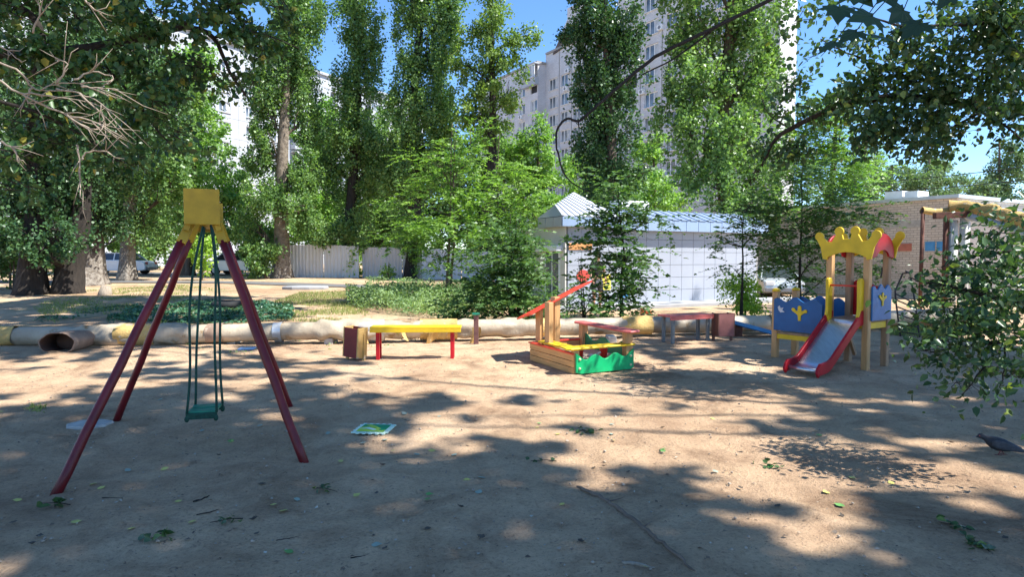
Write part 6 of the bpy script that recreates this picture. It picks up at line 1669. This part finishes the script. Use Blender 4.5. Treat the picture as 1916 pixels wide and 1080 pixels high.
# fallen leaves one could count, lying on the near earth
def fallen(px_, py_, kind, s_=1.0):
    p = gpix(px_, py_)
    lab, mt, L = {'y': ('small yellow fallen leaf lying flat on the earth', FM[0], .055), 'g': ('green fallen leaf lying on the earth', FM[1], .06), 'p': ('pale grey-green fallen leaf turned upside down', FM[2], .06), 'd': ('dark curled dry leaf on the earth', FM[3], .06)}[kind]
    a = rnd.uniform(0, 6.28); o = Vector((math.cos(a), math.sin(a), rnd.uniform(-.02, .2))); n_ = Vector((rnd.uniform(-.3, .3), rnd.uniform(-.3, .3), 1))
    cu = {'y': .1, 'g': .2, 'p': .15, 'd': .5}[kind] * rnd.uniform(.5, 1.5); L *= s_ * rnd.uniform(.8, 1.2); W = L * .85
    S_ = o.cross(n_).normalized(); mb = MB(); rows_ = []
    if kind == 'd': L *= .75; W *= rnd.uniform(.5, .9)
    for i, (t_, w) in enumerate(((0, .0), (.12, .5), (.35, .95), (.6, .8), (.82, .4), (1, 0))):
        w = w * rnd.uniform(.7, 1.15)
        m_ = p + S_ * rnd.uniform(-.06, .06) * L + o * L * (t_ - .5) + Z3 * (.008 + cu * L * (t_ - .5) ** 2 * 1.5)
        rows_.append([m_ + S_ * W * .5 * w + Z3 * cu * L * .35 * w, m_, m_ - S_ * W * .5 * w + Z3 * cu * L * .35 * w])
    vs = [v for r_ in rows_ for v in r_]
    mb.add(vs, [(3 * i + k, 3 * i + 3 + k, 3 * i + 4 + k, 3 * i + 1 + k) for i in range(5) for k in (0, 1)], True)
    o = mb.build('fallen_leaf', mt); tag(o, lab, 'leaf', {'y': 'yellow fallen leaves', 'g': 'green fallen leaves', 'p': 'pale upturned fallen leaves', 'd': 'dry dark fallen leaves'}[kind])
FM = [pm('yellow_leaf', (.5, .45, .12), .2, 20, .6, wear=(.34, .24, .06), wamt=.3, bmp=0), pm('green_leaf', (.12, .28, .07), .2, 20, .5, bmp=0), pm('pale_leaf', (.27, .32, .25), .15, 20, .7, bmp=0), pm('dry_leaf', (.09, .07, .05), .4, 20, .8, bmp=0)]
for k_, lst in {'y': [(33, 946), (190, 922), (173, 915), (308, 885), (334, 948), (143, 988), (360, 988), (245, 1002), (530, 967), (512, 955), (638, 870), (668, 936), (735, 850), (808, 850), (873, 907), (1052, 954), (1005, 805), (1044, 818), (1205, 1074), (1667, 912), (1594, 902), (2, 775), (25, 765), (1082, 752), (1333, 788), (432, 832), (1545, 930), (1147, 829)],
                'g': [(540, 1048), (432, 832), (804, 935), (1240, 847), (1570, 956), (1440, 880), (800, 944), (1532, 820), (1240, 851), (1009, 797)],
                'p': [(239, 888), (614, 816), (902, 902), (705, 1033), (822, 784), (1144, 818), (1145, 799), (720, 829), (680, 835), (780, 857), (487, 802), (378, 811), (300, 752), (850, 858), (896, 930), (1338, 890), (556, 945), (756, 778)],
                'd': [(490, 915), (350, 858), (410, 859), (60, 1032), (75, 1016), (25, 990), (716, 878), (800, 1002), (900, 1018), (862, 960), (705, 932), (474, 984), (480, 1012), (720, 1040), (1087, 1028), (1110, 884), (1175, 892), (1248, 897), (1385, 922), (1455, 958), (1575, 976), (1880, 1020), (1780, 835), (600, 680), (565, 700), (1130, 880), (1240, 805)]}.items():
    for q in lst: fallen(q[0], q[1], k_)
# wilted leafy sprigs torn from the trees
def sprig(label, px_, py_, n_, s_, spread=.09):
    p = gpix(px_, py_); T = thing('leafy_sprig', label, 'sprig', p)
    mb = MB(); a0 = rnd.uniform(0, 6.28); e = p + Vector((math.cos(a0), math.sin(a0) * .6, 0)) * spread * 1.4
    mb.tube([p - (e - p) * .6 + Z3 * .01, p + Z3 * .02, e + Z3 * .012], [.004, .003, .002], 5); mb.build('stem', M['barkd'], T)
    P = np.array([tuple(p.lerp(e, rnd.uniform(-.5, 1)) + Vector((rnd.gauss(0, spread * .35), rnd.gauss(0, spread * .35), rnd.uniform(.008, .035)))) for _ in range(n_)])
    D = rdir(n_); D[:, 2] *= .3; N = nrm(NR.normal(size=(n_, 3)) * .6 + np.array([0, 0, 1.0]))
    V, Fq = leaf_arrays(P, D, N, s_, s_ * .75, True); np_mesh('leaves', V, Fq, LM['near'], T)
for a in (('wilted dark leaf cluster left of the lower yellow leaves', 607, 926, 9, .05), ('torn leafy sprig on the earth below the swing seat', 300, 1016, 11, .06), ('dark leafy sprig right of the foam mat', 1092, 813, 14, .06), ('curled blue-green leaf clump in the middle foreground', 1023, 871, 6, .05),
          ('wilted sprig near the left front swing leg', 112, 955, 8, .07), ('crumpled grey leaf clump below the swing', 432, 986, 7, .05), ('broken green sprig in the sunlit patch at right', 1445, 881, 8, .05), ('dark leaf heap in the right corner shade', 1840, 1040, 16, .06), ('grey sprig under the low shrub at right', 1795, 1000, 10, .055)):
    sprig(*a)
# fine crumbs, pebbles and twig bits
n = 11000; X = NR.uniform(-6.5, 7, n); Y = 2.4 + 10 * NR.random(n) ** 1.3; keep = (np.abs(X) < .85 * Y + .5) & (vnoise(X * 1.3, Y * 1.3, 71) > .3); X, Y = X[keep], Y[keep]; m_ = len(X)
D = rdir(m_); D[:, 2] *= .15; N = nrm(NR.normal(size=(m_, 3)) * .3 + np.array([0, 0, 1.0])); k = NR.random(m_) ** 3 * .03 + .007
V, Fq = leaf_arrays(np.stack([X, Y, gz(X, Y) + .008], 1), D, N, k, k * NR.uniform(.15, .9, m_))
m, t, b, N_, L_ = nodes('ground_litter'); geo = N_.new('ShaderNodeNewGeometry'); L_.new(ramp(t, geo.outputs['Random Per Island'], [(0, (.1, .07, .05)), (.5, (.2, .14, .09)), (.8, (.36, .28, .2)), (1, (.55, .5, .4))]), b.inputs['Base Color']); b.inputs['Roughness'].default_value = .9
tag(np_mesh('litter', V, Fq, m), 'fine twig bits and leaf crumbs strewn over the earth', 'litter', kind='stuff')
n = 2600; X = NR.uniform(-6.5, 7, n); Y = 2.4 + 10 * NR.random(n) ** 1.4; keep = (np.abs(X) < .85 * Y + .5); X, Y = X[keep], Y[keep]; m_ = len(X)
r_ = NR.random(m_) ** 2.5 * .012 + .004; C = np.stack([X, Y, gz(X, Y) + r_ * .4 + .003], 1)
oc = np.array([[1, 0, 0], [0, 1, 0], [-1, 0, 0], [0, -1, 0], [0, 0, .7], [0, 0, -.7]]); V = C[:, None, :] + oc[None] * r_[:, None, None] * NR.uniform(.6, 1.3, (m_, 6, 1))
tri = np.array([[0, 1, 4], [1, 2, 4], [2, 3, 4], [3, 0, 4], [1, 0, 5], [2, 1, 5], [3, 2, 5], [0, 3, 5]]); Fq = (np.arange(m_)[:, None, None] * 6 + tri[None]).reshape(-1, 3)
tag(np_mesh('pebbles', V.reshape(-1, 3), Fq, pm('pebble_stone', (.32, .26, .2), .3, 6, .9)), 'small pebbles and clods scattered over the earth', 'pebbles', kind='stuff')
